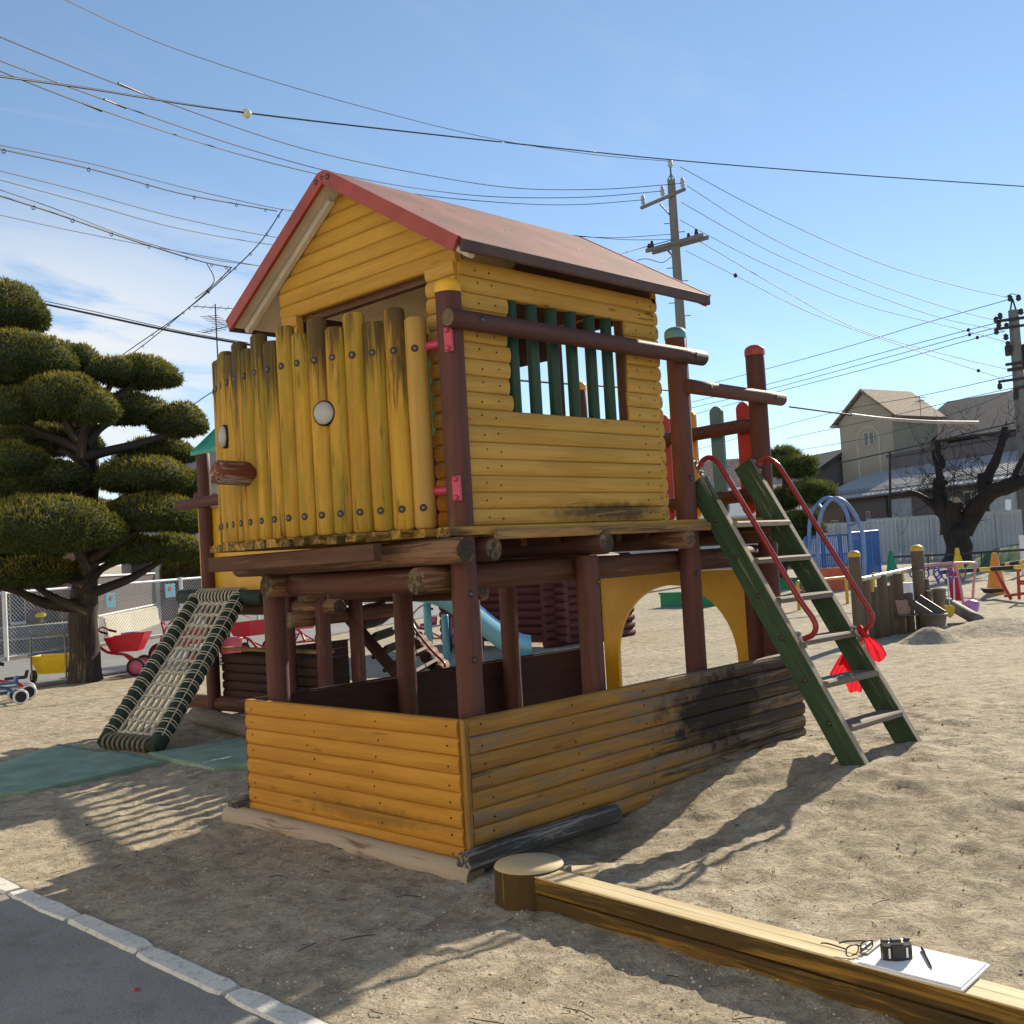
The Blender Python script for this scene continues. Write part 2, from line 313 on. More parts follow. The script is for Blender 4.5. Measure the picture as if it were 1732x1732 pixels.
# ------------------------------------------------------------------ geometry helpers
def V3(p): return p if isinstance(p, Vector) else Vector(p)
def frame(ax, hint=None):
    ax = ax.normalized(); h = V3(hint) if hint is not None else (Vector((0, 0, 1)) if abs(ax.z) < .9 else Vector((1, 0, 0)))
    v = ax.cross(h); v = v.normalized() if v.length > 1e-6 else ax.orthogonal().normalized()
    return ax, v, v.cross(ax)          # axis, side, up-ish
class MB:
    def __init__(s): s.V = []; s.C = []; s.Wr = []; s.F = []; s.Mi = []; s.Sm = []; s.seed = random.uniform(0, 40)
    def v(s, p, gc=None, w=0.):
        s.V.append(tuple(p)); s.C.append(tuple(gc) if gc is not None else tuple(p)); s.Wr.append(w); return len(s.V)-1
    def f(s, idx, mi=0, sm=False): s.F.append(tuple(idx)); s.Mi.append(mi); s.Sm.append(sm)
    def rings(s, rings, gcs, ws, mi=0, sm=True, caps=(True, True), capmi=None, closed=True):
        ids = [[s.v(p, c, w) for p, c in zip(r, gc)] for r, gc, w in zip(rings, gcs, ws)]
        n = len(ids[0])
        for a, b in zip(ids, ids[1:]):
            for i in range(n if closed else n-1):
                j = (i+1) % n; s.f((a[i], a[j], b[j], b[i]), mi, sm)
        cm = mi if capmi is None else capmi
        if caps[0]: s.f([s.v(s.V[i], s.C[i], s.Wr[i]) for i in reversed(ids[0])], cm)
        if caps[1]: s.f([s.v(s.V[i], s.C[i], s.Wr[i]) for i in ids[-1]], cm)
    def tube(s, pts, r, n=10, mi=0, caps=True, capmi=None, wear=0., wob=0., hint=None, sm=True):
        pts = [V3(p) for p in pts]; m = len(pts); rs = r if isinstance(r, (list, tuple)) else [r]*m
        ws = wear if isinstance(wear, (list, tuple)) else [wear]*m
        side = None; L_ = 0.; R_, G_ = [], []
        for k in range(m):
            t = (pts[min(k+1, m-1)]-pts[max(k-1, 0)])
            t = t.normalized() if t.length > 1e-9 else Vector((0, 0, 1))
            if side is None: _, side, u = frame(t, hint)
            else:
                side = side-t*side.dot(t); side = side.normalized() if side.length > 1e-6 else frame(t)[1]
                u = side.cross(t)
            if k: L_ += (pts[k]-pts[k-1]).length
            rr, gg = [], []
            for i in range(n):
                a = 2*math.pi*i/n; q = rs[k]
                if wob: q *= 1+wob*mnoise.noise(Vector((math.cos(a)*1.3+s.seed, math.sin(a)*1.3, L_*2.2)))
                d = side*math.cos(a)+u*math.sin(a)
                rr.append(pts[k]+d*q); gg.append((L_+s.seed, math.cos(a)*rs[k]+s.seed, math.sin(a)*rs[k]))
            R_.append(rr); G_.append(gg)
        s.rings(R_, G_, ws, mi, sm, (caps, caps), capmi)
    def log(s, a, b, r, n=14, mi=0, capmi=None, wear=(0., 0.), wob=.03, bev=.12, seg=.22, r2=None):
        """a round timber: slight wobble, eased ends"""
        a, b = V3(a), V3(b); d = b-a; Ln = d.length; d.normalize(); r2 = r if r2 is None else r2
        k = max(2, int(Ln/seg)); ts = [0, bev*r/Ln]+[i/k for i in range(1, k)]+[1-bev*r2/Ln, 1]
        rs = []
        for i, t in enumerate(ts):
            q = r+(r2-r)*t; rs.append(q*(1-bev) if i in (0, len(ts)-1) else q)
        ws = []
        for t in ts:
            dd = t*Ln; ws.append(max(wear[0]*max(0, 1-dd/.45), wear[1]*max(0, 1-(Ln-dd)/.45)))
        s.tube([a+d*Ln*t for t in ts], rs, n, mi, True, capmi, ws, wob)
    def board(s, a, b, w, t, out, mi=0, prof='box', wear=0., seg=.35, bev=.006, jit=0., bulge=.5):
        """a plank from a to b (middle of its back face), w high, t thick along out"""
        a, b = V3(a), V3(b); ax = (b-a); Ln = ax.length; ax.normalize(); o = V3(out); o = (o-ax*o.dot(ax)).normalized(); u = o.cross(ax)
        if prof == 'log':
            pr = [(-w/2, 0)]+[(w/2*math.cos(math.pi-math.pi*i/6)*.995, t*(1-bulge)+t*bulge*math.sin(math.pi*i/6)) for i in range(7)]+[(w/2, 0)]
        else:
            e = min(bev, t*.3, w*.3); pr = [(-w/2, 0), (-w/2, t-e), (-w/2+e, t), (w/2-e, t), (w/2, t-e), (w/2, 0)]
        k = max(1, int(Ln/seg)); Rr, Gg, Ws = [], [], []
        for i in range(k+1):
            q = i/k; c = a+ax*Ln*q; jj = jit*mnoise.noise(Vector((q*Ln*1.7+s.seed, s.seed, 0)))
            Rr.append([c+u*x+o*(y+jj*(y > 0)) for x, y in pr]); Gg.append([(q*Ln+s.seed, x+s.seed, y) for x, y in pr])
            Ws.append(wear if not callable(wear) else wear(q))
        s.rings(Rr, Gg, Ws, mi, False)
    def box(s, c, size, rot=0., mi=0, tilt=None):
        c = V3(c); Rm = Matrix.Rotation(rot, 3, 'Z')
        if tilt: Rm = Rm @ Matrix.Rotation(tilt[0], 3, tilt[1])
        x, y, z = (q/2 for q in size)
        ids = [s.v(c+Rm @ Vector((i*x, j*y, k*z)), (i*x+s.seed, j*y+s.seed, k*z)) for i in (-1, 1) for j in (-1, 1) for k in (-1, 1)]
        for q in ((0, 1, 3, 2), (4, 6, 7, 5), (0, 4, 5, 1), (2, 3, 7, 6), (0, 2, 6, 4), (1, 5, 7, 3)): s.f([ids[i] for i in q], mi)
    def prism(s, poly, off, mi=0):
        """closed outline (list of points) extruded by the vector off"""
        off = V3(off); a = [s.v(p) for p in poly]; b = [s.v(V3(p)+off) for p in poly]; n = len(a)
        s.f(list(reversed(a)), mi); s.f(b, mi)
        for i in range(n): j = (i+1) % n; s.f((a[i], a[j], b[j], b[i]), mi)
    def face(s, pts, mi=0): s.f([s.v(p) for p in pts], mi)
    def dome(s, c, r, h, n=14, k=4, mi=0, drop=0.):
        c = V3(c); Rr, Gg = [], []
        if drop: Rr.append([c+Vector((r*math.cos(2*math.pi*i/n), r*math.sin(2*math.pi*i/n), -drop)) for i in range(n)])
        for j in range(k+1):
            a = math.pi/2*j/k*.97
            Rr.append([c+Vector((r*math.cos(a)*math.cos(2*math.pi*i/n), r*math.cos(a)*math.sin(2*math.pi*i/n), h*math.sin(a))) for i in range(n)])
        s.rings(Rr, Rr, [0]*len(Rr), mi, True)
    def lathe(s, c, prof, n=16, mi=0, axis=(0, 0, 1), caps=(True, True), sm=True):
        ax, sd_, u = frame(V3(axis)); c = V3(c)
        Rr = [[c+ax*z+sd_*(r*math.cos(2*math.pi*i/n))+u*(r*math.sin(2*math.pi*i/n)) for i in range(n)] for r, z in prof]
        s.rings(Rr, Rr, [0]*len(Rr), mi, sm, caps)
    def torus(s, c, R0, r, axis, n=20, k=6, mi=0):
        ax, sd_, u = frame(V3(axis)); c = V3(c); ids = []
        for i in range(n):
            a = 2*math.pi*i/n; d = sd_*math.cos(a)+u*math.sin(a)
            ids.append([s.v(c+d*(R0+r*math.cos(2*math.pi*j/k))+ax*(r*math.sin(2*math.pi*j/k))) for j in range(k)])
        for i in range(n):
            for j in range(k): s.f((ids[i][j], ids[(i+1) % n][j], ids[(i+1) % n][(j+1) % k], ids[i][(j+1) % k]), mi, True)
    def mesh(s, name, mats):
        me = bpy.data.meshes.new(name); me.from_pydata(s.V, [], s.F)
        for m in ([mats] if isinstance(mats, str) else mats): me.materials.append(M[m])
        me.polygons.foreach_set('material_index', s.Mi); me.polygons.foreach_set('use_smooth', s.Sm)
        a = me.attributes.new('gc', 'FLOAT_VECTOR', 'POINT'); a.data.foreach_set('vector', np.array(s.C, 'f').ravel())
        a = me.attributes.new('wear', 'FLOAT', 'POINT'); a.data.foreach_set('value', np.array(s.Wr, 'f'))
        me.update(); return me
    def build(s, name, mats, parent=None, label=None, cat=None, group=None, kind=None):
        if parent is None and kind is None:                # a thing in one mesh: its origin goes to its base
            A = np.array(s.V); org = Vector((A[:, 0].mean(), A[:, 1].mean(), A[:, 2].min()))
            s.V = [tuple(Vector(p)-org) for p in s.V]
        else: org = Vector((0, 0, 0))
        o = bpy.data.objects.new(name, s.mesh(name, mats)); COL.objects.link(o)
        if parent is not None:
            o.parent = parent; rt = parent
            if parent.type == 'EMPTY': o.location = -Vector(parent.get('_b', (0, 0, 0)))
        else: o.location = org
        if label: o['label'] = label
        if cat: o['category'] = cat
        if group: o['group'] = group
        if kind: o['kind'] = kind
        return o
def thing(name, loc, label, cat, group=None):
    o = bpy.data.objects.new(name, None); COL.objects.link(o); o.location = loc; o.empty_display_size = .2
    o['label'] = label; o['category'] = cat; o['_b'] = tuple(loc)
    if group: o['group'] = group
    return o
def copy_part(src, parent, mat):
    c = src.copy(); COL.objects.link(c); c.parent = parent; c.matrix_basis = mat; return c
def copy_tree(o, parent=None):
    c = o.copy(); COL.objects.link(c)
    if parent is not None: c.parent = parent
    for ch in [q for q in o.children]: copy_tree(ch, c)
    return c
def place(o, x, y, z, rz, label=None):
    o.location = (x, y, z); o.rotation_euler = (0, 0, rz)
    if label: o['label'] = label
    return o
def curve_pts(pts, k=8):
    """smooth path through points"""
    P_ = [V3(p) for p in pts]; out = []
    for i in range(len(P_)-1):
        p0, p1, p2, p3 = P_[max(i-1, 0)], P_[i], P_[i+1], P_[min(i+2, len(P_)-1)]
        for j in range(k):
            t = j/k; out.append(.5*((2*p1)+(p2-p0)*t+(2*p0-5*p1+4*p2-p3)*t*t+(3*p1-p0-3*p2+p3)*t**3))
    return out+[P_[-1]]
def smooth(a, b, x):
    t = min(1, max(0, (x-a)/(b-a))); return t*t*(3-2*t)
# ------------------------------------------------------------------ ground
PITS = ((.72, -.22, .30, .075), (1.25, -.30, .26, .06), (1.75, -.42, .28, .05), (.30, -.30, .16, .03), (2.35, -.75, .3, .03), (1.5, -.9, .35, .03))
def hgt(x, y, fine=True):
    d = math.hypot(x+3.43, y+3.74)
    z = .012*max(0, d-20)
    z += .19*smooth(.6, 2.3, x)*smooth(1.2, -.6, y)*(1-smooth(5, 12, x))*(1-smooth(-3, -9, y)*.6)
    if fine and x < 9 and -8 < y < 10:
        k = smooth(-1.40, -.9, x)*(1-smooth(6, 9, x))*(1-smooth(7, 10, y))
        for px, py, pr, dp in PITS: z -= dp*math.exp(-((x-px)**2+(y-py)**2)/(pr*pr))*k
        z += k*(.020*mnoise.noise(Vector((x*1.6, y*1.6, 0)))+.015*mnoise.noise(Vector((x*4.5+9, y*4.5, 3)))+.018*abs(mnoise.noise(Vector((x*8, y*8+4, 7))))+.008*mnoise.noise(Vector((x*19, y*19, 2)))-.008)
    return z if x > -1.46 else -.07
def axis_pts(lo, hi, step, far, grow=1.18):
    a = list(np.arange(lo, hi+1e-6, step)); s_ = step; x = hi
    while x < far: s_ *= grow; x += s_; a.append(x)
    s_ = step; x = lo; b = []
    while x > -far: s_ *= grow; x -= s_; b.append(x)
    return np.array(b[::-1]+a)
xs = axis_pts(-1.6, 4.4, .028, 600); ys = axis_pts(-3.2, 5.2, .034, 600)
ids = len(ys); Vg = [(x, y, hgt(x, y)) for x in xs for y in ys]
Fg = [(i*ids+j, (i+1)*ids+j, (i+1)*ids+j+1, i*ids+j+1) for i in range(len(xs)-1) for j in range(ids-1)]
Va = np.array(Vg); prints = []
for _ in range(420):                       # trodden dents, two by two
    x = random.uniform(.2, 6.5); y = random.uniform(-3.6, 2.2) if x < 3.3 else random.uniform(-3.6, 6)
    if 0 < x < 3.1 and -.1 < y < 1.9: continue
    a = random.uniform(0, 3.14); dp = random.uniform(.003, .013); ln = random.uniform(.09, .15)
    for sgn in (-1, 1):
        ox, oy = x+sgn*.10*math.sin(a)+sgn*.11*math.cos(a), y-sgn*.10*math.cos(a)+sgn*.11*math.sin(a)
        dx, dy = Va[:, 0]-ox, Va[:, 1]-oy; m_ = (np.abs(dx) < .5) & (np.abs(dy) < .5)
        u = (dx[m_]*math.cos(a)+dy[m_]*math.sin(a))/ln; v = (-dx[m_]*math.sin(a)+dy[m_]*math.cos(a))/(ln*.52); r2 = u*u+v*v
        Va[m_, 2] += dp*(-np.exp(-r2*1.2)+.35*np.exp(-(np.sqrt(r2)-1.7)**2*1.6))
Vg = Va.tolist()
me = bpy.data.meshes.new('sand_ground'); me.from_pydata(Vg, [], Fg); me.polygons.foreach_set('use_smooth', [True]*len(Fg)); me.materials.append(M['sand'])
go = bpy.data.objects.new('sand_ground', me); COL.objects.link(go); go['kind'] = 'structure'
b = MB()
for i in range(60): 
    y0 = -9+i*.5; b.face([(-9.6, y0, -.002), (-1.515, y0, -.002), (-1.515, y0+.5, -.002), (-9.6, y0+.5, -.002)])
b.build('asphalt_path', 'asphalt', kind='structure')
# edging stones between asphalt and sand
kerb = bpy.data.objects.new('kerb', None); COL.objects.link(kerb); kerb['kind'] = 'structure'
for i in range(17):
    y0 = .29-.645*6+i*.645; b = MB(); j = random.uniform(-.008, .008); zt = .010+random.uniform(-.005, .005); cr = lambda: random.uniform(.004, .022)
    Rr = []
    for k in range(9):
        y = y0+cr()*.6+(.632-.02)*k/8; e = .006*mnoise.noise(Vector((y*9, 1, i)))
        c_ = .02 if k in (0, 8) else .007+abs(.012*mnoise.noise(Vector((y*14, 5, 2))))
        Rr.append([(-1.522+j, y, -.1), (-1.522+j+e, y, zt-c_), (-1.522+j+c_+e, y, zt), (-1.42+j-c_-e, y, zt), (-1.42+j-e, y, zt-c_), (-1.42+j, y, -.1)])
    b.rings(Rr, Rr, [0]*9, 0, False); o = b.build('kerb_stone', 'kerb_concrete', kerb)
# loose grit on the sand and asphalt
n_ = 34000; P_ = np.zeros((n_, 3)); 
cnt = 0
while cnt < n_:
    x = random.uniform(-1.4, 3.8); y = random.uniform(-3.3, 3.0)
    if random.random() > 1.6/(1+(x+3.4)**2+(y+3.7)**2)*6: continue
    if 0 < x < 3.05 and 0 < y < 1.85: continue
    P_[cnt] = (x, y, hgt(x, y)); cnt += 1
octa = np.array([(1, 0, 0), (-1, 0, 0), (0, 1, 0), (0, -1, 0), (0, 0, .7), (0, 0, -.7)]); of = np.array([(0, 2, 4), (2, 1, 4), (1, 3, 4), (3, 0, 4), (2, 0, 5), (1, 2, 5), (3, 1, 5), (0, 3, 5)])
sc = rng.gamma(2.2, .00115, n_).clip(.0008, .009)
rot = rng.uniform(0, 6.28, n_); Vx = octa[None]*sc[:, None, None]*rng.uniform(.6, 1.3, (n_, 6, 1))
c_, s_ = np.cos(rot)[:, None], np.sin(rot)[:, None]; X = Vx[:, :, 0]*c_-Vx[:, :, 1]*s_; Y = Vx[:, :, 0]*s_+Vx[:, :, 1]*c_
Vx = np.stack([X, Y, Vx[:, :, 2]], 2)+P_[:, None]
me = bpy.data.meshes.new('gravel'); me.from_pydata(Vx.reshape(-1, 3).tolist(), [], (of[None]+6*np.arange(n_)[:, None, None]).reshape(-1, 3).tolist()); me.materials.append(M['grit'])
gr = bpy.data.objects.new('gravel', me); COL.objects.link(gr); gr['kind'] = 'stuff'
# dry leaves and twigs blown over the sand
b = MB()
for _ in range(150):
    x = random.uniform(-1.3, 4.5); y = random.uniform(-3.4, 3.2)
    if 0 < x < 3.05 and 0 < y < 1.85: continue
    z = hgt(x, y)+.004; a = random.uniform(0, 6.28); c, s_ = math.cos(a), math.sin(a)
    if random.random() < .6:
        ln = random.uniform(.02, .07); b.tube([(x-c*ln, y-s_*ln, z+.002), (x+.01*s_, y, z+.006), (x+c*ln, y+s_*ln, z+.003)], .0018, 4)
    else:
        l_ = random.uniform(.010, .022); b.face([(x-c*l_, y-s_*l_, z), (x+s_*l_*.5, y-c*l_*.5, z+.006), (x+c*l_, y+s_*l_, z+.004), (x-s_*l_*.5, y+c*l_*.5, z+.008)])
b.build('leaf_litter', 'bark', kind='stuff')
# green rubber mats
def mat_sheet(poly, label, gx=26, zoff=.018):
    A, B, C_, D_ = [Vector((*p, 0)) for p in poly]; b = MB(); T = []
    for i in range(gx+1):
        row = []
        for j in range(gx+1):
            p = A.lerp(B, i/gx).lerp(D_.lerp(C_, i/gx), j/gx)
            row.append(b.v((p.x, p.y, max(hgt(p.x, p.y), 0)+zoff+.005*mnoise.noise(Vector((p.x*1.8, p.y*1.8, 4))))))
        T.append(row)
    for i in range(gx):
        for j in range(gx): b.f((T[i][j], T[i+1][j], T[i+1][j+1], T[i][j+1]), 0, True)
    edge = [T[i][0] for i in range(gx+1)]+[T[gx][j] for j in range(1, gx+1)]+[T[i][gx] for i in range(gx-1, -1, -1)]+[T[0][j] for j in range(gx-1, 0, -1)]
    lo = [b.v((b.V[i][0], b.V[i][1], b.V[i][2]-.05)) for i in edge]
    for i in range(len(edge)): j = (i+1) % len(edge); b.f((edge[i], lo[i], lo[j], edge[j]))
    b.build('rubber_mat', 'mat_green', label=label, cat='mat', group='green mats laid on the sand')
mat_sheet([(-1.42, 4.35), (-.50, 3.90), (.60, 4.10), (.50, 5.80)], 'large green rubber mat running from the foot of the rope net to the left')
mat_sheet([(.62, 3.38), (1.05, 3.1), (1.75, 4.5), (.68, 4.50)], 'smaller green rubber mat between the rope net and the orange sandbox wall')
mat_sheet([(2.2, 4.1), (3.3, 3.4), (4.6, 6.2), (3.2, 6.8)], 'green rubber mat lying in sun beneath the green roofed tower')
# ------------------------------------------------------------------ the play house tower
PT = thing('play_tower', (0, 0, 0), 'yellow log play house on brown posts with red gabled roof and bowed picket balcony', 'play house')
def bolt_mesh(r=.019):
    b = MB(); b.lathe((0, 0, -.004), [(r, 0), (r, .006), (r*.72, .0068)], 12, 0); b.lathe((0, 0, 0), [(r*.36, 0), (r*.36, .0042), (r*.2, .0055)], 6, 1, sm=False)
    return b.mesh('bolt', ['bolt_dark', 'steel'])
BOLT = bolt_mesh()
def bolt(parent, p, nrm, s=1., steel=True):
    o = bpy.data.objects.new('bolt', BOLT); COL.objects.link(o); o.parent = parent
    q = Vector((0, 0, 1)).rotation_difference(V3(nrm).normalized()).to_matrix().to_4x4()
    o.matrix_basis = Matrix.Translation(V3(p)) @ q @ Matrix.Scale(s, 4); return o
_nb = MB(); _nb.lathe((0, 0, -.002), [(.0052, 0), (.0052, .003), (.003, .0036)], 7); NAIL = _nb.mesh('nail', ['void'])
def nail(parent, p, nrm):
    o = bpy.data.objects.new('nail', NAIL); COL.objects.link(o); o.parent = parent
    o.matrix_basis = Matrix.Translation(V3(p)) @ Vector((0, 0, 1)).rotation_difference(V3(nrm)).to_matrix().to_4x4()
# sandbox walls: eight rounded boards a side
BH = .0845
def plank(name, a, b_, h, t, out, mat, parent=PT, **k):
    m = MB(); m.board(a, b_, h, t, out, **k); return m.build(name, mat, parent)
for i in range(8):
    z = .015+BH*(i+.5)
    pl = plank('sandbox_plank', (0, .0, z), (0, 1.83, z), BH-.001, .045, (-1, 0, 0), 'orange_plank', prof='log', jit=.004, bulge=.34, wear=lambda q: 0)
    for y in (.07, .62+.03*math.sin(i*5), 1.18+.05*math.sin(i*3), 1.76): nail(pl, (-.046, y, z+.012*math.sin(i+y*9)), (-1, 0, 0))
    pl = plank('sandbox_plank', (-.004, 0, z), (3.06, 0, z+.002*math.sin(i*3)), BH-.001, .045, (0, -1, 0), 'weathered_plank', prof='log', jit=.006, bulge=.36, wear=lambda q: -.2+.65*smooth(.25, .8, q))
    for x in (.10, .75, 1.35, 2.0, 2.6, 2.98): nail(pl, (x+.03*math.sin(i*7), -.046, z+.012*math.sin(i*2+x)), (0, -1, 0))
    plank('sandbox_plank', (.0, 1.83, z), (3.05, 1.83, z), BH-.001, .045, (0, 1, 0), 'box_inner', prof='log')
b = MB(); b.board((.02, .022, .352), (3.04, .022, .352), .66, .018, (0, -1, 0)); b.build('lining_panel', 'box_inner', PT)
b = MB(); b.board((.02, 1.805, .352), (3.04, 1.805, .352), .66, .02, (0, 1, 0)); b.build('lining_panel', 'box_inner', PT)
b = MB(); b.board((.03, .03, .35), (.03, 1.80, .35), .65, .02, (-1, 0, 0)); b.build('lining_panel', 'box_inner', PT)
for x, y in ((-.02, -.025),):
    b = MB(); b.board((-.035, -.028, .0), (-.035, -.028, .693), .03, .03, (1, 0, 0)); b.build('corner_strip', 'weathered_plank', PT)
b = MB(); b.board((-.03, 1.845, .0), (-.03, 1.845, .69), .03, .04, (1, 0, 0)); b.build('corner_strip', 'brown_log', PT)
# ground timbers
b = MB(); b.log((-.085, -.12, -.006), (-.085, 1.98, .01), .066, 16, wear=(.3, .3), wob=.08, capmi=1); b.build('ground_log', ['dusty_log', 'log_end'], PT)
b = MB(); b.log((-.125, -.085, .062), (.98, -.075, .055), .052, 16, wob=.07, capmi=0); b.build('ground_log', 'char_log', PT)
b = MB(); b.log((-.115, 1.90, .075), (1.8, 1.90, .075), .055, 16, wob=.05); b.build('ground_log', 'char_log', PT)
# posts
PR = .065
def post(x, y, z0, z1, cap=None, r=PR, parent=PT, mat='brown_post', capr=1.06, wear=(0, 0)):
    b = MB(); b.log((x, y, z0), (x, y, z1), r, 18, wob=.02, wear=wear); o = b.build('post', mat, parent)
    if cap:
        b = MB(); b.dome((x, y, z1-.0), r*capr, r*.62, 18, 4, 0, .035); b.build('post_cap', cap, o)
    return o
pA = post(.17, .12, 0, 2.795, 'cap_yellow'); pC = post(2.08, .12, 0, 2.765, 'cap_teal'); pD = post(3.0, .12, 0, 2.745, 'cap_red')
for x, y in ((.12, 1.72), (1.1, .12), (1.1, 1.72), (2.08, 1.72), (3.0, 1.72), (3.03, .27)): post(x, y, 0, 1.42)
post(3.0, 1.72, 1.42, 2.74, 'cap_yellow')
for y, z in ((.12, 1.28), (.12, 1.68)): pass
for p, z in ((pA, 1.27), (pA, .95), (pC, 1.27), (pC, 1.85)): bolt(p, ((.17 if p is pA else 2.08)-.02, .12-PR-.001, z), (0, -1, 0), .9)
bolt(PT, (1.115, .12-PR-.001, 1.27), (0, -1, 0), .9)
# lower logs along the sides, upper logs across
def blog(a, b_, r, mat='brown_log', parent=PT, wear=(.6, .6), **k):
    m = MB(); m.log(a, b_, r, 18, wear=wear, capmi=1, wob=.05, **k); return m.build('beam_log', [mat, 'log_end'], parent)
blog((-.03, .255, 1.345), (3.18, .255, 1.345), .068); blog((-.02, 1.585, 1.345), (3.18, 1.585, 1.345), .068)
blog((.13, .30, 1.345), (.13, 1.53, 1.345), .062, 'brown_post'); blog((1.1, .32, 1.345), (1.1, 1.5, 1.345), .06, 'brown_post')
blog((.04, -.045, 1.483), (.04, 1.955, 1.470), .064); blog((.31, .04, 1.483), (.31, 1.86, 1.480), .062, 'purple_rail')
blog((1.13, -.01, 1.487), (1.13, 1.86, 1.487), .066, 'purple_rail'); blog((1.93, .0, 1.487), (1.93, 1.86, 1.487), .062); blog((2.86, -.02, 1.487), (2.86, 1.86, 1.487), .06)
b = MB(); b.board((-.155, .345, 1.497), (-.155, 1.885, 1.488), .085, .05, (-1, 0, 0), jit=.004); b.build('fascia_board', 'brown_log', PT)
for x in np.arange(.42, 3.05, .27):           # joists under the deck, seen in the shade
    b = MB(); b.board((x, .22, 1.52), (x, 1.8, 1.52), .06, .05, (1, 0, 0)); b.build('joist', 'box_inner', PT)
# balcony arc
RA, SA = 1.45, .108
th0 = R(40); arc = []; x_, y_ = .1, .3
for i in range(16):
    a = th0-i*SA/RA
    if i: am = th0-(i-.5)*SA/RA; x_ -= math.sin(am)*SA; y_ += math.cos(am)*SA
    arc.append((x_, y_, a))
def arc_x(y):
    for (x0, y0, _), (x1, y1, _) in zip(arc, arc[1:]):
        if y0 <= y <= y1: return x0+(x1-x0)*(y-y0)/(y1-y0)
    return arc[0][0]+(arc[0][1]-y)*.72 if y < arc[0][1] else arc[-1][0]+(y-arc[-1][1])*.38
nb = 19; yb0, yb1 = .035, 1.885
for i in range(nb):
    w = (yb1-yb0)/nb; y = yb0+w*(i+.5); x0 = arc_x(y)-.085 if i > 0 else .02
    b = MB(); dz = random.uniform(-.003, .003); b.board((x0, y, 1.556+dz), (3.12, y, 1.556+dz), w-.007, .042, (0, 0, 1), seg=.5, wear=lambda q: .55 if q < .06 else .15)
    b.build('deck_board', 'deck_edge', PT)
b = MB(); b.board((.30, .028, 1.553), (2.16, .028, 1.553), .05, .03, (0, -1, 0), jit=.004, wear=.4); b.build('deck_edge_board', 'deck_wood', PT)
tops = [2.664, 2.722, 2.662, 2.720, 2.660, 2.716, 2.656, 2.712, 2.652, 2.708, 2.648, 2.702, 2.652, 2.692, 2.668, 2.680]
for i, (x, y, a) in enumerate(arc):
    b = MB(); out = Vector((-math.cos(a), -math.sin(a), 0)); tt = .004*math.sin(i*2.7)
    b.log((x, y, 1.603), (x+tt, y+tt, tops[i]), .0565, 16, wob=.035, bev=.22, wear=(.25 if i else 0, .65 if i else 0), seg=.16)
    if i:
        b.V = [tuple(Vector(p)-out*((Vector(p)-Vector((x, y, p[2]))).dot(out)*.30)) for p in b.V]
    pk = b.build('picket', 'ochre_picket_clean' if i == 0 else 'ochre_picket', PT)
    for z in (2.50, 1.705): bolt(pk, Vector((x, y, z))+out*(.0393 if i else .0555), out)
# bow rails the pickets are bolted to
for z in (2.50, 1.705):
    b = MB(); b.tube([(x+.085*math.cos(a), y+.085*math.sin(a), z) for x, y, a in arc], .03, 8); b.build('bow_rail', 'red_metal', PT)
# brackets
for z in (2.515, 1.785):
    b = MB(); b.tube([(.155, .245, z), (.11, .285, z)], .021, 12); b.tube([(.15, .17, z), (.115, .31, z)], .023, 12)
    b.board((.118, .075, z-.06), (.118, .075, z+.06), .05, .012, (-1, -.2, 0)); 
    for dz in (-.045, .045): b.lathe((.107, .073, z+dz), [(.013, 0), (.013, .01), (.007, .013)], 8, 0, (-1, -.2, 0))
    b.build('bracket', 'pink_metal', PT)
# round white eyes and the log nose
def eye(y, z, r):
    x = arc_x(y)-.032; a = [q[2] for q in arc][min(range(16), key=lambda i: abs(arc[i][1]-y))]; out = Vector((-math.cos(a), -math.sin(a), 0))
    b = MB(); b.lathe(Vector((x, y, z))-out*.02, [(r*1.10, .0), (r*1.12, .034), (r*1.03, .036)], 28, 0, out); b.build('eye_rim', 'void', PT)
    b = MB(); b.lathe(Vector((x, y, z))-out*.01, [(r, 0), (r, .028), (r*.88, .036), (r*.6, .043), (r*.25, .047), (.002, .048)], 28, 0, out); b.build('eye', 'eye_white', PT)
eye(.716, 2.222, .058); eye(1.595, 2.205, .060)
nx = arc_x(1.36); b = MB(); b.log((nx+.02, 1.32, 1.966), (nx-.245, 1.30, 1.972), .066, 18, bev=.34, wob=.04, wear=(.1, .5), seg=.05); b.build('nose_log', 'nose_wood', PT)
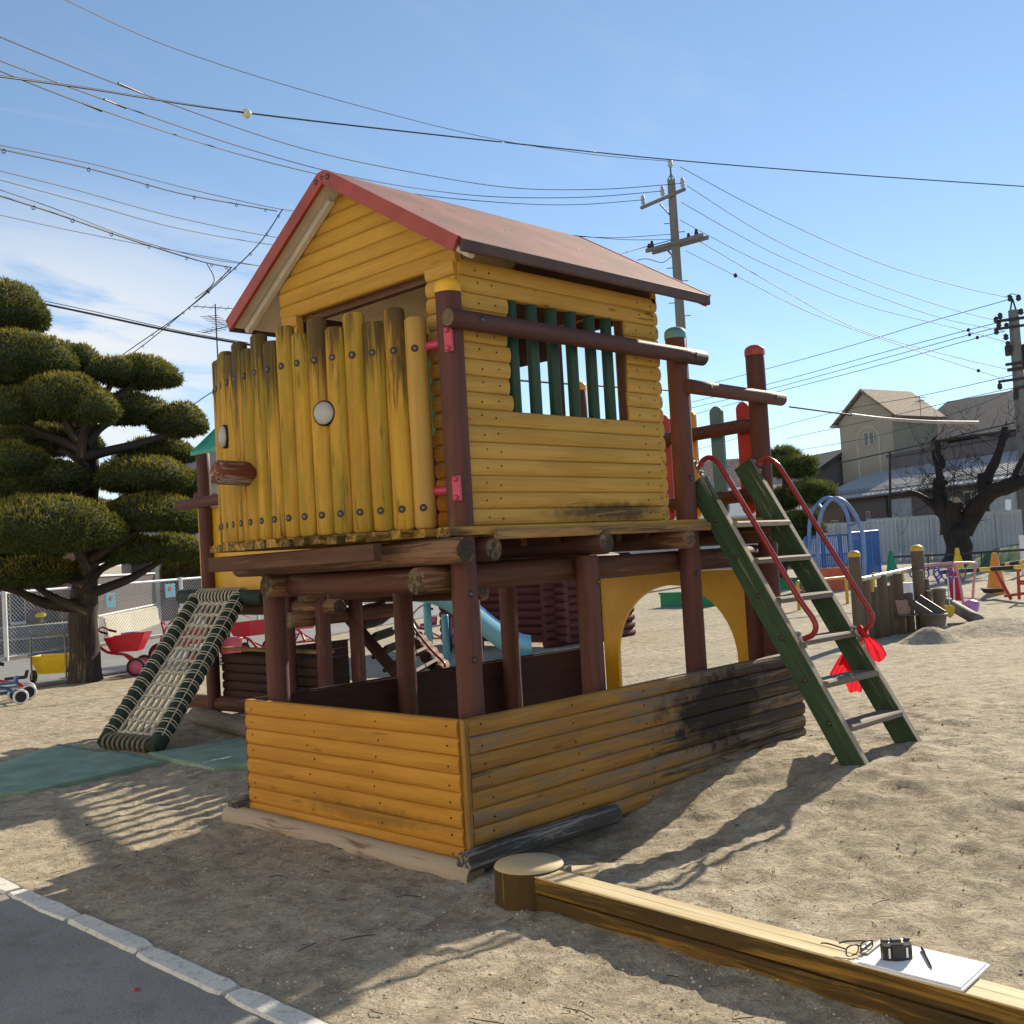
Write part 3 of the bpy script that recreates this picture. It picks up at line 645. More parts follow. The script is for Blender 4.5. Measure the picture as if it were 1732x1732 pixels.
# house walls of half-round planks
HX0, HX1, HY0, HY1 = .27, 1.85, .16, 1.62
WT = .05; rows = 16
for i in range(rows):
    z = 1.602+BH*(i+.5)
    if 7 <= i <= 13:          # left and right of the barred window
        pl = plank('wall_plank', (HX0-.02, HY0, z), (.575+.012*math.sin(i*2.1), HY0, z), BH-.001, WT, (0, -1, 0), 'ochre_plank', prof='log', bulge=.32, seg=.1)
        for x in (.36, .48): nail(pl, (x+.012*math.sin(i*5), HY0-WT-.0005, z+.01*math.sin(i*3+x*9)), (0, -1, 0))
        pl = plank('wall_plank', (1.565-.006*math.sin(i), HY0, z), (HX1+.005, HY0, z), BH-.001, WT, (0, -1, 0), 'ochre_plank', prof='log', bulge=.32, seg=.1)
    else:
        pl = plank('wall_plank', (HX0-.02, HY0, z), (HX1+.005, HY0, z), BH-.001, WT, (0, -1, 0), 'ochre_plank', prof='log', bulge=.30, jit=.003)
        for x in (.36, .46, 1.70, 1.83): nail(pl, (x+.012*math.sin(i*5), HY0-WT-.0005, z+.012*math.sin(i*3+x*9)), (0, -1, 0))
    if 7 <= i <= 13:
        for x in (1.66, 1.80): nail(pl, (x+.012*math.sin(i*5), HY0-WT-.0005, z+.01*math.sin(i*3+x*9)), (0, -1, 0))
    if i < 8 or i > 14:       # far side wall, mostly window
        plank('wall_plank', (HX0, HY1, z), (HX1, HY1, z), BH-.001, WT, (0, 1, 0), 'ochre_plank', prof='log')
    else:
        for xa, xb in ((HX0, .50), (1.66, HX1)): plank('wall_plank', (xa, HY1, z), (xb, HY1, z), BH-.001, WT, (0, 1, 0), 'ochre_plank', prof='log')
    # short stubs beside the front door opening and the back door
    if z < 2.92:
        plank('wall_plank', (HX0, HY0-.03, z), (HX0, .345, z), BH-.001, WT, (-1, 0, 0), 'ochre_plank', prof='log', bulge=.4, seg=.05)
        plank('wall_plank', (HX0, 1.50, z), (HX0, HY1+.03, z), BH-.001, WT, (-1, 0, 0), 'ochre_plank', prof='log', bulge=.4, seg=.05)
        plank('wall_plank', (HX1, HY0-.045, z), (HX1, .42, z), BH-.001, WT, (1, 0, 0), 'ochre_plank', prof='log', bulge=.5, seg=.1)
        plank('wall_plank', (HX1, 1.49, z), (HX1, HY1+.03, z), BH-.001, WT, (1, 0, 0), 'ochre_plank', prof='log', bulge=.5, seg=.1)
# linings: dark inner faces
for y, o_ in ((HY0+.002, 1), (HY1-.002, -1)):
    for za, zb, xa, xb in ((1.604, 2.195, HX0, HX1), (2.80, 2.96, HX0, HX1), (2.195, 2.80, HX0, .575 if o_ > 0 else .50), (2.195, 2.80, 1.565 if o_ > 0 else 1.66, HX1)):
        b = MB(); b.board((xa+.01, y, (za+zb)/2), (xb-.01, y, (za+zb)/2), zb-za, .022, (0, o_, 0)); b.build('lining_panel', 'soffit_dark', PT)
b = MB(); b.board((1.575, HY0-.005, 2.20), (1.575, HY0-.005, 2.80), .06, .02, (-1, 0, 0)); b.build('window_jamb', 'brown_log', PT)
b = MB(); b.board((1.88, .95, 1.6), (1.88, .95, 2.95), .05, .05, (1, 0, 0)); b.build('door_post', 'brown_log', PT)
b = MB(); b.board((1.88, 1.0, 2.84), (1.88, 1.62, 2.84), .21, .05, (1, 0, 0)); b.build('lintel', 'box_inner', PT)
b = MB(); b.board((1.88, .16, 2.91), (1.88, 1.0, 2.91), .10, .05, (1, 0, 0)); b.build('lintel', 'box_inner', PT)
b = MB(); b.board((1.93, 1.0, 1.85), (1.93, 1.55, 1.85), .50, .03, (1, 0, 0)); b.build('door_panel', 'box_inner', PT)
for i, x in enumerate((.645, .805, .965, 1.125, 1.29, 1.44)):
    b = MB(); b.log((x, HY0-.004, 2.185), (x, HY0-.004, 2.84), .034, 14, wob=.02); b.build('window_bar', 'green_bar', PT)
# gables
RZ, RYC, RHW, EZ = 3.612, .98, 1.045, 2.972            # ridge height, centre, half width, eave height
slope = (RZ-EZ)/RHW
def gable(x, out, mat, n=9):
    z0 = 2.925
    for i in range(n):
        za = z0+BH*i; zt = za+BH
        hw, hwt = (RZ-.045-za)/slope, max(.03, (RZ-.035-zt)/slope)
        if hw < .06: break
        b = MB(); n0 = len(b.V); y0, y1 = max(RYC-hw, .115), min(RYC+hw, 1.668); b.board((x, y0, za+BH/2), (x, y1, za+BH/2), BH-.001, .045, out, prof='log', bulge=.3)
        for k in range(n0, len(b.V)):          # bevel the ends to the roof pitch
            vx, vy, vz = b.V[k]; lim = hw+(hwt-hw)*(vz-za)/BH
            if abs(vy-y0) < .004: b.V[k] = (vx, max(.115, RYC-lim), vz)
            elif abs(vy-y1) < .004: b.V[k] = (vx, min(1.668, RYC+lim), vz)
        b.build('gable_plank', mat, PT)
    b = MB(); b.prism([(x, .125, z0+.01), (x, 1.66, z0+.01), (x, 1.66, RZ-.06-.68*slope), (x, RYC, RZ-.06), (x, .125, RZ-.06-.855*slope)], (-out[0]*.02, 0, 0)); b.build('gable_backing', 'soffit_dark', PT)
gable(HX0, (-1, 0, 0), 'gable_plank'); gable(HX1, (1, 0, 0), 'ochre_plank')
b = MB(); b.board((HX0+.01, .17, 2.915), (HX0+.01, 1.62, 2.915), .05, .05, (1, 0, 0)); b.build('lintel', 'brown_log', PT)
# roof: two sheets with a rounded ridge, barge boards, soffit
RX0, RX1 = .085, 2.205
def roof_profile(off):
    pts = []; n = 7; rr = .09; ang = math.atan(slope)
    pts.append((RYC-RHW, EZ))
    for k in range(n+1):
        a = -ang+2*ang*k/n; pts.append((RYC+math.sin(a)*rr, RZ-rr/math.cos(ang)+math.cos(a)*rr))
    pts.append((RYC+RHW, EZ))
    return [(y+off*(0 if abs(y-RYC) < .02 else math.copysign(math.sin(ang), y-RYC)), z+off*math.cos(ang)) for y, z in pts]
up_, dn_ = roof_profile(.012), roof_profile(-.022)
b = MB(); b.prism([(RX0, y, z) for y, z in up_]+[(RX0, y, z) for y, z in reversed(dn_)], (RX1-RX0, 0, 0)); roof = b.build('roof', 'roof_red', PT)
sf, sf2 = roof_profile(-.024), roof_profile(-.036)
b = MB(); b.prism([(RX0+.03, y, z) for y, z in sf]+[(RX0+.03, y, z) for y, z in reversed(sf2)], (RX1-RX0-.05, 0, 0)); b.build('soffit', 'soffit', roof)
for x in (RX0-.012, RX1-.010):      # barge boards front and back
    a_, c_ = roof_profile(.016), roof_profile(-.062)
    b = MB(); b.prism([(x, y, z) for y, z in a_]+[(x, y, z) for y, z in reversed(c_)], (.022, 0, 0)); b.build('barge_board', 'red_barge', roof)
for s_ in (-1, 1):
    y = RYC+s_*(RHW-.006); b = MB(); b.board((RX0+.012, y, EZ-.022), (RX1-.012, y, EZ-.022), .062, .02, (0, s_, 0)); b.build('eave_board', 'soffit_dark', roof)
    for xx in (HX0-.068, ):
        b = MB(); p0 = Vector((xx, RYC+s_*(RHW-.03), EZ-.035)); p1 = Vector((xx, RYC+s_*.10, RZ-.105)); b.board(p0, p1, .045, .03, (0, -s_*.5, -1)); b.build('batten', 'soffit', roof)
for y in (RYC-.055, RYC+.055):
    bolt(roof, (RX0-.013, y, RZ-.05), (-1, 0, 0), .9)
for t in (.23, .62): bolt(roof, (RX0-.013, RYC+.0, RZ-.04), (-1, 0, 0), .6) if t < .3 else None
for x in np.arange(.32, 2.2, .62):
    for s_ in (-1, 1): bolt(roof, (x, RYC+s_*RHW*.52, RZ-slope*RHW*.52+.012), (0, s_*slope, 1), .8)
# rails between the tall posts
b = MB(); b.log((.075, .03, 2.612), (2.235, .03, 2.607), .048, 16, wear=(0, 1.1), capmi=1); rl = b.build('handrail_log', ['purple_rail', 'log_end'], PT)
bolt(rl, (.26, -.019, 2.612), (0, -1, 0), 1.); bolt(rl, (2.10, -.019, 2.607), (0, -1, 0), 1.)
b = MB(); b.log((2.055, .03, 2.418), (3.16, .03, 2.405), .045, 16); rl = b.build('handrail_log', 'brown_post', PT)
bolt(rl, (2.24, -.016, 2.416), (0, -1, 0), .9); bolt(rl, (3.02, -.016, 2.407), (0, -1, 0), .9)
for z in (2.215, 1.735):
    b = MB(); b.log((2.99, .12, z+.03), (2.99, 1.72, z-.01), .047, 14); rl = b.build('guard_rail', 'brown_post', PT)
    for y in (.3, .55): bolt(rl, (2.942, y, z+.02), (-1, 0, 0), .9)
for i, (y, c) in enumerate(((.275, 'picket_red'), (.495, 'picket_teal'), (.725, 'picket_yellow'), (.955, 'picket_red'), (1.18, 'picket_teal'), (1.40, 'picket_yellow'), (1.62, 'picket_red'))):
    b = MB(); w = .052; po = [(3.045, y-w, 1.66), (3.045, y+w, 1.66), (3.045, y+w, 2.365)]+[(3.045, y+w*math.cos(a), 2.365+w*math.sin(a)) for a in np.linspace(.3, math.pi-.3, 7)]+[(3.045, y-w, 2.365)]
    po = [(3.045, y+w*math.cos(a), 1.68+w*math.sin(a)) for a in np.linspace(-math.pi, 0, 9)]+po[2:]
    b.prism(po, (.022, 0, 0)); b.build('guard_picket', c, PT)
# yellow arch door at the end of the sandbox
b = MB(); ya, yb, zt = .335, 1.63, 1.255; yc = .96; ra = .535; zs = .62
arcp = [(yc+ra*math.cos(a), zs+ra*math.sin(a)) for a in np.linspace(0, math.pi, 25)]
outer = [(ya+(yb-ya)*0, .05)]
ring = []
ang = np.linspace(0, math.pi, 25)
for k, a in enumerate(ang):
    iy, iz = arcp[k]; dy, dz = math.cos(a), math.sin(a)
    t = min(((yb-yc)/dy if dy > 1e-6 else 9), ((ya-yc)/dy if dy < -1e-6 else 9), ((zt-zs)/dz if dz > 1e-6 else 9))
    ring.append(((iy, iz), (yc+dy*t, zs+dz*t)))
ring = [((yc+ra, .02), (yb, .02))]+ring+[((yc-ra, .02), (ya, .02))]
for cy_, (k) in ((yb, 1), (ya, 0)):
    pass
X0, X1 = 3.02, 3.05
q = [[(b.v((X0, i_[0], i_[1])), b.v((X0, o_[0], o_[1])), b.v((X1, i_[0], i_[1])), b.v((X1, o_[0], o_[1]))) for i_, o_ in ring]][0]
for a, c in zip(q, q[1:]):
    b.f((a[0], a[1], c[1], c[0])); b.f((a[2], c[2], c[3], a[3])); b.f((a[0], c[0], c[2], a[2])); b.f((a[1], a[3], c[3], c[1]))
for (sy) in ((yb, 1), (ya, -1)):      # fill the corners above the arch spring
    y = sy[0]; pts = [o_ for i_, o_ in ring if abs(o_[0]-y) < 1e-6]; zm = max(p[1] for p in pts); nx_ = [o_ for i_, o_ in ring if abs(o_[1]-zt) < 1e-6]
    ye = max(p[0] for p in nx_) if sy[1] > 0 else min(p[0] for p in nx_)
    b.prism([(X0, y, zm), (X0, y, zt), (X0, ye, zt)], (X1-X0, 0, 0))
b.build('arch_panel', 'panel_yellow', PT)
# ladder
def ladder_pt(x, z, off=0): 
    t = (z-.18)/1.69; return Vector((x, -.89+.94*t, z))
ldir = (ladder_pt(0, 1.87)-ladder_pt(0, .18)).normalized(); lnr = Vector((0, -ldir.z, ldir.y))       # outward normal of the slope
for x, zt_, dy in ((2.2, 1.87, 0), (2.85, 2.00, -.03)):
    b = MB(); a = ladder_pt(x, -.08)+Vector((0, dy, 0)); c = ladder_pt(x, zt_)+Vector((0, dy*.3, 0))
    b.board(a-Vector((.024, 0, 0))-lnr*.068, c-Vector((.024, 0, 0))-lnr*.068, .135, .052, (1, 0, 0), bev=.01, wear=.1, mi=0)
    ls = b.build('stringer', 'green_stringer', PT)
    b = MB(); a2 = ladder_pt(x, .10)+Vector((0, dy, 0)); c2 = ladder_pt(x, zt_-.16)+Vector((0, dy*.4, 0))
    b.board(a2-lnr*.0005, c2-lnr*.0005, .046, .004, lnr, jit=.003, seg=.08, bev=.002); b.build('worn_edge', 'bare_wood', ls)
    for z in (1.62, 1.39, 1.15, .90, .66, .42): bolt(ls, ladder_pt(x, z)+Vector((-.0265, dy*.6, 0))-lnr*.07, (-1, 0, 0), .85)
for i, z in enumerate((1.570, 1.340, 1.100, .852, .614, .376)):
    p = ladder_pt(2.25, z); y = p.y+.03
    b = MB(); b.board((2.225, y, z-.033), (2.83, y-.012, z-.035), .135, .036, (0, 0, 1), jit=.006, seg=.06, bev=.01); b.build('rung', 'bare_wood' if i == 0 else 'grey_log', PT)
def hand(x, pts):
    b = MB(); b.tube(curve_pts([(x, y, z) for y, z in pts], 6), .0165, 12); o = b.build('handrail', 'red_metal', PT)
    for y, z in (pts[0], pts[-1]):
        b = MB(); b.board(Vector((x-.02, y, z))-ldir*.055-lnr*.012, Vector((x-.02, y, z))+ldir*.055-lnr*.012, .036, .008, lnr)
        for s_ in (-.036, .036): b.lathe(Vector((x-.02, y, z))+ldir*s_-lnr*.005, [(.011, 0), (.011, .010), (.006, .016)], 8, 0, lnr)
        b.build('rail_foot', 'steel', o)
hand(2.2, [(.075, 1.925), (.06, 1.962), (.012, 1.978), (-.045, 1.950), (-.10, 1.865), (-.367, 1.405), (-.54, 1.104), (-.622, .985), (-.640, .930), (-.615, .885), (-.560, .862)])
hand(2.85, [(.055, 1.945), (.035, 1.975), (-.015, 1.985), (-.075, 1.945), (-.13, 1.868), (-.404, 1.399), (-.635, 1.008), (-.668, .945), (-.652, .890), (-.60, .852), (-.575, .838)])
# red netted bag tied to the foot of the right handrail
def bag_lobe(b, top, tip, w, seed, folds=5):
    """a gathered fold of cloth: tight at the knot, spreading and rippling to a ragged hem"""
    ax = tip-top; sd_ = Vector((.25, -.8, -.1)); sd_ = (sd_-ax.normalized()*sd_.dot(ax.normalized())).normalized(); nn = 26; mm = 12; T = []
    nrm = ax.normalized().cross(sd_)
    for i in range(mm):
        t = i/(mm-1); row = []
        for j in range(nn+1):
            u = j/nn-.5; ww = w*(.16+.84*smooth(0, .75, t)); sag = .03*math.sin(math.pi*t)
            hem = 1+(.05*math.sin(seed+j*.35)*.6+.10*(.25-u*u)*2)*t
            row.append(b.v(top+ax*t*hem+sd_*u*ww+nrm*(ww*.16*math.sin(u*math.pi*folds+seed)*(1-.3*t)+.012*mnoise.noise(Vector((u*6, t*5, seed)))-sag)))
        T.append(row)
    for i in range(mm-1):
        for j in range(nn): b.f((T[i][j], T[i][j+1], T[i+1][j+1], T[i+1][j]), 0, True)
b = MB(); kn = Vector((2.845, -.605, .845)); k0 = kn+Vector((0, 0, -.015))
bag_lobe(b, k0, Vector((2.87, -.40, .545)), .115, .4); bag_lobe(b, k0+Vector((.01, 0, 0)), Vector((2.90, -.665, .665)), .115, 2.1)
bag_lobe(b, k0+Vector((-.01, 0, 0)), Vector((2.90, -.485, .475)), .10, 4.4, 4); bag_lobe(b, k0, Vector((2.86, -.47, .62)), .10, 1.4, 4)
b.tube(curve_pts([kn+Vector((-.005, .02, .03)), kn+Vector((-.025, -.01, .0)), kn+Vector((0, -.02, -.025)), kn+Vector((.03, 0, 0)), kn+Vector((.0, .02, .02))], 4), .017, 8)
b.build('bag', 'red_cloth', label='crumpled red mesh bag knotted to the foot of the right ladder handrail', cat='bag')
# ------------------------------------------------------------------ balance beam, stump and what lies on the beam
BM = thing('balance_beam', (-.2, -1.8, 0), 'low weathered yellow timber balance beam running to the lower right corner', 'balance beam')
A0, A1 = Vector((-.186, -.60, 0)), Vector((-.379, -3.6, 0)); bd = (A1-A0).normalized(); bn = Vector((bd.y, -bd.x, 0)); bn = bn if bn.x < 0 else -bn
for k in range(2):
    off = -bn*.062+bn*.062*k
    for z, h_ in ((-.02, .078), (.060, .066)):
        b = MB(); q = bn*.003
        b.board(A0+off+Vector((0, 0, z+h_/2)), A1+off+Vector((0, 0, z+h_/2)), h_-.003, .0608, bn, jit=.004, seg=.12, bev=.008, wear=.25)
        b.build('beam_timber', 'beam_side', BM)
for k in range(2):
    b = MB(); c = -bn*.031+bn*.062*k
    b.board(A0+c+Vector((0, 0, .1265)), A1+c+Vector((0, 0, .1265)), (.0605), .006, (0, 0, 1), jit=.004, seg=.06, bev=.002); b.build('pale_top', 'beam_top', BM)  # top boards paler than the sides: sunlight on the top put into colour
b = MB(); b.lathe((-.16, -.535, -.05), [(.155, 0), (.150, .10), (.148, .195), (.139, .208)], 30, 0, caps=(True, False)); 
st = MB(); sv_ = [(-.16+.148*math.cos(2*math.pi*i/30), -.535+.148*math.sin(2*math.pi*i/30)) for i in range(30)]
SM = MB()
SM.rings([[Vector((-.16+r*math.cos(2*math.pi*i/30), -.535+r*math.sin(2*math.pi*i/30), z)) for i in range(30)] for r, z in ((.155, -.05), (.150, .05), (.148, .140))],
         [[(z*1.0, math.cos(2*math.pi*i/30)*.15, math.sin(2*math.pi*i/30)*.15) for i in range(30)] for z in (0, .1, .2)], [.45, .3, .35], 0, True, (True, False))
SM.rings([[Vector((-.16+r*math.cos(2*math.pi*i/30), -.535+r*math.sin(2*math.pi*i/30), z)) for i in range(30)] for r, z in ((.148, .140), (.143, .149), (.05, .151))],
         [[(.15*math.cos(2*math.pi*i/30)*r*6, r*.5, .1) for i in range(30)] for r in (.147, .141, .05)], [0, 0, 0], 1, True, (False, True))
SM.build('stump', ['beam_side', 'beam_top'], label='round sawn log stump with pale flat top at the near end of the balance beam', cat='stump')
b = MB(); b.board((-.075, -.70, .12), (.0, -.78, .118), .10, .007, (0, 0, 1)); b.build('wood_offcut', 'beam_top', label='thin flat offcut of board lying beside the round stump', cat='board')
# clipboard etc.
CB = thing('clipboard', (-.25, -2.26, .133), 'white clipboard with blank paper lying on the balance beam', 'clipboard')
cA, cB, cC, cD = Vector((-.362, -2.095, 0)), Vector((-.371, -2.440, 0)), Vector((-.150, -2.432, 0)), Vector((-.135, -2.082, 0))
def slab(b, q, z, t, mi=0, inset=0.):
    c = sum(q, Vector())/4; b.prism([(p+(c-p)*inset)+Vector((0, 0, z)) for p in q], (0, 0, t), mi)
b = MB(); slab(b, (cD, cC, cB, cA), .136, .006); b.build('board', 'clip_white', CB)
b = MB(); slab(b, (cD.lerp(cC, .03), cC, cB, cA.lerp(cB, .03)), .1425, .004, 0, .05); b.build('paper', 'paper', CB)
b = MB(); cm_ = (cA+cD)/2; e = (cB-cA).normalized(); w_ = (cD-cA).normalized()
b.board(cm_+e*.012+w_*-.05+Vector((0, 0, .1465)), cm_+e*.012+w_*.05+Vector((0, 0, .1465)), .03, .006, (0, 0, 1)); b.tube([cm_+w_*-.035+Vector((0, 0, .155)), cm_+w_*.035+Vector((0, 0, .155))], .007, 8); b.build('clip', 'steel', CB)
CM = thing('camera', (-.27, -2.20, .147), 'small black compact camera with silver top standing on the clipboard', 'camera')
cc = Vector((-.27, -2.198, .147)); cx_ = Vector((.42, -.90, 0)).normalized(); cx_ = Vector((.70, -.71, 0)); cy_ = Vector((.71, .70, 0))
b = MB(); w, d = .045, .018
op = [cc+cx_*x+cy_*y for x, y in ((-w, -d*.6), (-w+.012, -d), (w-.012, -d), (w, -d*.6), (w, d*.7), (w-.012, d), (-w+.012, d), (-w, d*.7))]
b.prism(op, (0, 0, .042)); b.prism([cc+cx_*x+cy_*y for x, y in ((-.02, -.024), (.016, -.024), (.016, -.018), (-.02, -.018))], (0, 0, .046)); b.build('body', 'camera_black', CM)
b = MB(); b.prism([p+(cc-p)*.03+Vector((0, 0, .0425)) for p in op], (0, 0, .011)); b.build('top_plate', 'steel', CM)
b = MB(); b.prism([cc+cx_*x+cy_*y+Vector((0, 0, .0535)) for x, y in ((-.016, -.015), (.012, -.015), (.010, .012), (-.014, .012))], (0, 0, .008)); b.build('viewfinder', 'camera_black', CM)
b = MB(); b.lathe(cc+cx_*.034+Vector((0, 0, .0537)), [(.010, 0), (.010, .006), (.008, .007)], 14); b.lathe(cc-cx_*.034+Vector((0, 0, .0537)), [(.012, 0), (.012, .005), (.010, .006)], 14); b.build('dial', 'camera_black', CM)
b = MB()
for x in (-.028, .026): b.prism([cc+cx_*(x+e_)-cy_*.0205+Vector((0, 0, z)) for e_, z in ((-.003, .008), (.003, .008), (.003, .038), (-.003, .038))], -cy_*.0015)
b.build('grip_strip', 'white_metal', CM)
b = MB(); b.lathe(cc+cy_*.02+Vector((0, 0, .026)), [(.024, 0), (.023, .018), (.017, .022)], 18, 0, cy_); b.build('lens', 'camera_black', CM)
b = MB(); p0, p1 = Vector((-.165, -2.232, .153)), Vector((-.292, -2.318, .151)); pd = (p1-p0).normalized()
b.tube([p0, p0.lerp(p1, .84)], .0055, 8); b.tube([p0.lerp(p1, .84), p1], [.005, .001], 8); b.tube([p0+Vector((0, 0, .006)), p0.lerp(p1, .3)+Vector((0, 0, .006))], .0018, 5); b.build('pen', 'camera_black', label='black ballpoint pen lying on the white paper beside the camera', cat='pen')
GL = thing('eyeglasses', (-.29, -2.07, .135), 'folded dark framed eyeglasses lying at the left end of the clipboard', 'glasses')
gz = .158; gx = Vector((-.345, -2.065, gz)); ge = Vector((.93, -.30, 0)).normalized(); gu = Vector((-.25, -.2, .95)).normalized()
for k in (0, 1):
    c = gx+ge*(.032+.062*k); b = MB(); b.tube([c+ge*(.026*math.copysign(abs(math.cos(a))**.7, math.cos(a)))+gu*(.019*math.copysign(abs(math.sin(a))**.7, math.sin(a))) for a in np.linspace(0, 2*math.pi, 25)], .0022, 6); b.build('rim', 'camera_black', GL)
b = MB(); b.tube([gx+ge*.057+gu*.006, gx+ge*.063+gu*.010, gx+ge*.069+gu*.006], .002, 6); b.build('bridge', 'camera_black', GL)
for k in (0, 1):
    s = gx+ge*(.004 if k == 0 else .122)+gu*.012; e2 = s+Vector((.03-.09*k, .10, -.012))*(1 if k == 0 else .9); b = MB(); b.tube(curve_pts([s, s.lerp(e2, .7)+Vector((0, 0, .004)), e2], 5), .0024, 6); b.build('temple', 'camera_black', GL)
# ------------------------------------------------------------------ second tower with green roof, rope net, bridge
T2 = thing('roofed_tower', (3.1, 5.2, 0), 'second brown log tower with green roof and yellow side panel behind the play house', 'play tower')
for x, y, z1 in ((2.2, 6.1, 2.66), (2.2, 4.17, 2.66), (4.05, 4.17, 2.66), (4.05, 6.1, 2.66)): post(x, y, 0, z1, None, .068, T2)
for x, y in ((2.62, 4.24), (2.16, 4.66)): post(x, y, 0, 1.2, None, .066, T2)
for a, c in (((2.0, 4.19, 1.19), (4.3, 4.19, 1.19)), ((1.95, 4.32, .98), (3.3, 4.32, .98)), ((2.0, 6.0, 1.12), (4.3, 6.0, 1.12)), ((2.23, 3.95, 1.08), (2.23, 6.4, 1.08)), ((4.0, 3.95, 1.08), (4.0, 6.4, 1.08))):
    blog(a, c, .07, 'brown_log', T2)
for y in np.arange(4.3, 6.2, .16):
    b = MB(); b.board((2.1, y, 1.20), (4.2, y, 1.20), .15, .04, (0, 0, 1)); b.build('deck_board', 'deck_wood', T2)
b = MB(); b.board((2.26, 4.25, 1.68), (2.26, 6.12, 1.68), .86, .02, (-1, 0, 0)); b.build('side_panel', 'panel_yellow', T2)
b = MB(); b.board((2.16, 6.16, 1.66), (2.35, 6.16, 1.66), .88, .02, (0, 1, 0)); b.build('side_panel', 'panel_yellow', T2)
b = MB(); b.log((2.13, 6.5, 2.155), (2.13, 4.2, 2.165), .055); b.build('handrail_log', 'brown_post', T2)
b = MB(); b.log((2.28, 6.42, 2.23), (4.2, 6.42, 2.23), .06); b.build('handrail_log', 'brown_log', T2)
# green roof, sagging sheet on both slopes
def roofp(x, y): 
    k = abs(x-3.12); return 3.76-k*.90+.018*mnoise.noise(Vector((x*3, y*4, 1)))
b = MB(); T_ = [[b.v((1.85+2.54*i/16, 3.85+1.87*j/8, roofp(1.85+2.54*i/16, 3.85+1.87*j/8))) for j in range(9)] for i in range(17)]
T2_ = [[b.v((1.85+2.54*i/16, 3.85+1.87*j/8, roofp(1.85+2.54*i/16, 3.85+1.87*j/8)-.035)) for j in range(9)] for i in range(17)]
for i in range(16):
    for j in range(8): b.f((T_[i][j], T_[i+1][j], T_[i+1][j+1], T_[i][j+1]), 0, True); b.f((T2_[i][j], T2_[i][j+1], T2_[i+1][j+1], T2_[i+1][j]), 0, True)
    for j in (0, 8): b.f((T_[i][j], T2_[i][j], T2_[i+1][j], T_[i+1][j]))
for i in (0, 16):
    for j in range(8): b.f((T_[i][j], T_[i][j+1], T2_[i][j+1], T2_[i][j]))
b.build('roof', 'roof_green', T2)
b = MB(); b.tube([(1.87, 5.66, 2.59), (3.12, 5.66, 3.70), (4.37, 5.66, 2.59)], .03, 6); b.tube([(1.87, 3.9, 2.59), (3.12, 3.9, 3.70), (4.37, 3.9, 2.59)], .03, 6); b.build('rafter', 'brown_post', T2)
# its own little sandbox
for i in range(6):
    z = .12+.088*i; plank('sandbox_plank', (2.33, 4.3, z), (2.33, 6.08, z), .086, .04, (-1, 0, 0), 'box_inner', T2, prof='log')
    plank('sandbox_plank', (2.36, 6.10, z), (3.9, 6.10, z), .086, .04, (0, 1, 0), 'box_inner', T2, prof='log')
b = MB(); b.board((2.36, 4.3, .645), (2.36, 6.1, .645), .09, .03, (0, 0, 1)); b.build('sandbox_cap', 'deck_wood', T2)
b = MB(); b.log((1.78, 5.72, .085), (1.52, 4.16, .085), .085, wob=.08); b.build('ground_log', 'grey_log', T2)
b = MB(); b.log((2.20, 6.62, .12), (2.28, 5.4, .12), .075, wob=.06); b.build('ground_log', 'brown_log', T2)
# inclined rope net on two dark green logs
NT = thing('rope_net', (1.3, 5.2, 0), 'inclined white rope climbing net laced between two dark green logs', 'climbing net')
nl0, nl1 = Vector((.70, 5.30, .05)), Vector((2.0, 5.97, 1.20)); nr0, nr1 = Vector((.80, 4.60, .05)), Vector((2.0, 5.20, 1.20))
for a, c in ((nl0, nl1), (nr0, nr1)):
    b = MB(); b.log(a-(c-a)*.02, c, .072, 16, wob=.03); b.build('side_log', 'net_log', NT)
b = MB(); b.log((2.02, 6.33, 1.215), (2.02, 4.80, 1.185), .072, 16); b.build('top_log', 'net_log', NT)
b = MB(); b.log(nl0+Vector((0, .05, 0)), nr0+Vector((.0, -.05, 0)), .06, 14); b.build('foot_log', 'net_log', NT)
b = MB(); ns = (nl1-nl0).cross(nr0-nl0).normalized(); ns = ns if ns.z > 0 else -ns
for a, c, sgn in ((nl0, nl1, 1), (nr0, nr1, -1)):
    d = (c-a).normalized()
    inn = ((nr0-nl0) if sgn > 0 else (nl0-nr0)); inn = (inn-d*inn.dot(d)).normalized()
    prev = None
    for i in range(16):
        p = a+(c-a)*((i+.6)/16.3); q = p+d*.035
        ring1 = [p+(inn*math.cos(t)+ns*math.sin(t))*.079+d*(.03*math.sin(t*.5)) for t in np.linspace(-.5, 2*math.pi-.5, 15)]
        b.tube(ring1, .0052, 5); b.tube([v+d*.030 for v in ring1], .0052, 5)
        o_ = p+(-inn*.7+ns*.5)*.085
        if prev is not None: b.tube([prev, o_], .0055, 5)
        prev = o_
b.build('lashing', 'rope', NT, kind='stuff')
b = MB()
for i in range(13):
    p = Vector((2.02, 5.92-.062*i, 1.203)); b.tube([p+Vector((math.cos(t)*.08, .0, math.sin(t)*.08)) for t in np.linspace(0, 2*math.pi, 15)], .009, 5)
b.build('lashing', 'rope', NT, kind='stuff')
b = MB()
for i in range(9):
    p = nl0.lerp(nr0, (i+1)/10); b.tube([p+Vector((math.cos(t)*.07, .02*t/6, math.sin(t)*.07)) for t in np.linspace(0, 2*math.pi, 13)], .014, 6)
b.build('lashing', 'grey_log', NT, kind='stuff')
def netp(u, v): return (nl0.lerp(nr0, .12+.76*u)).lerp(nl1.lerp(nr1, .14+.72*u), v)-ns*.03*math.sin(v*3.1)
for k in range(7):
    u = k/6; b = MB(); b.tube([netp(u, v)+ns*.004*math.sin(v*80+k) for v in np.linspace(.03, 1, 26)], .016, 6); b.build('rope', 'rope', NT)
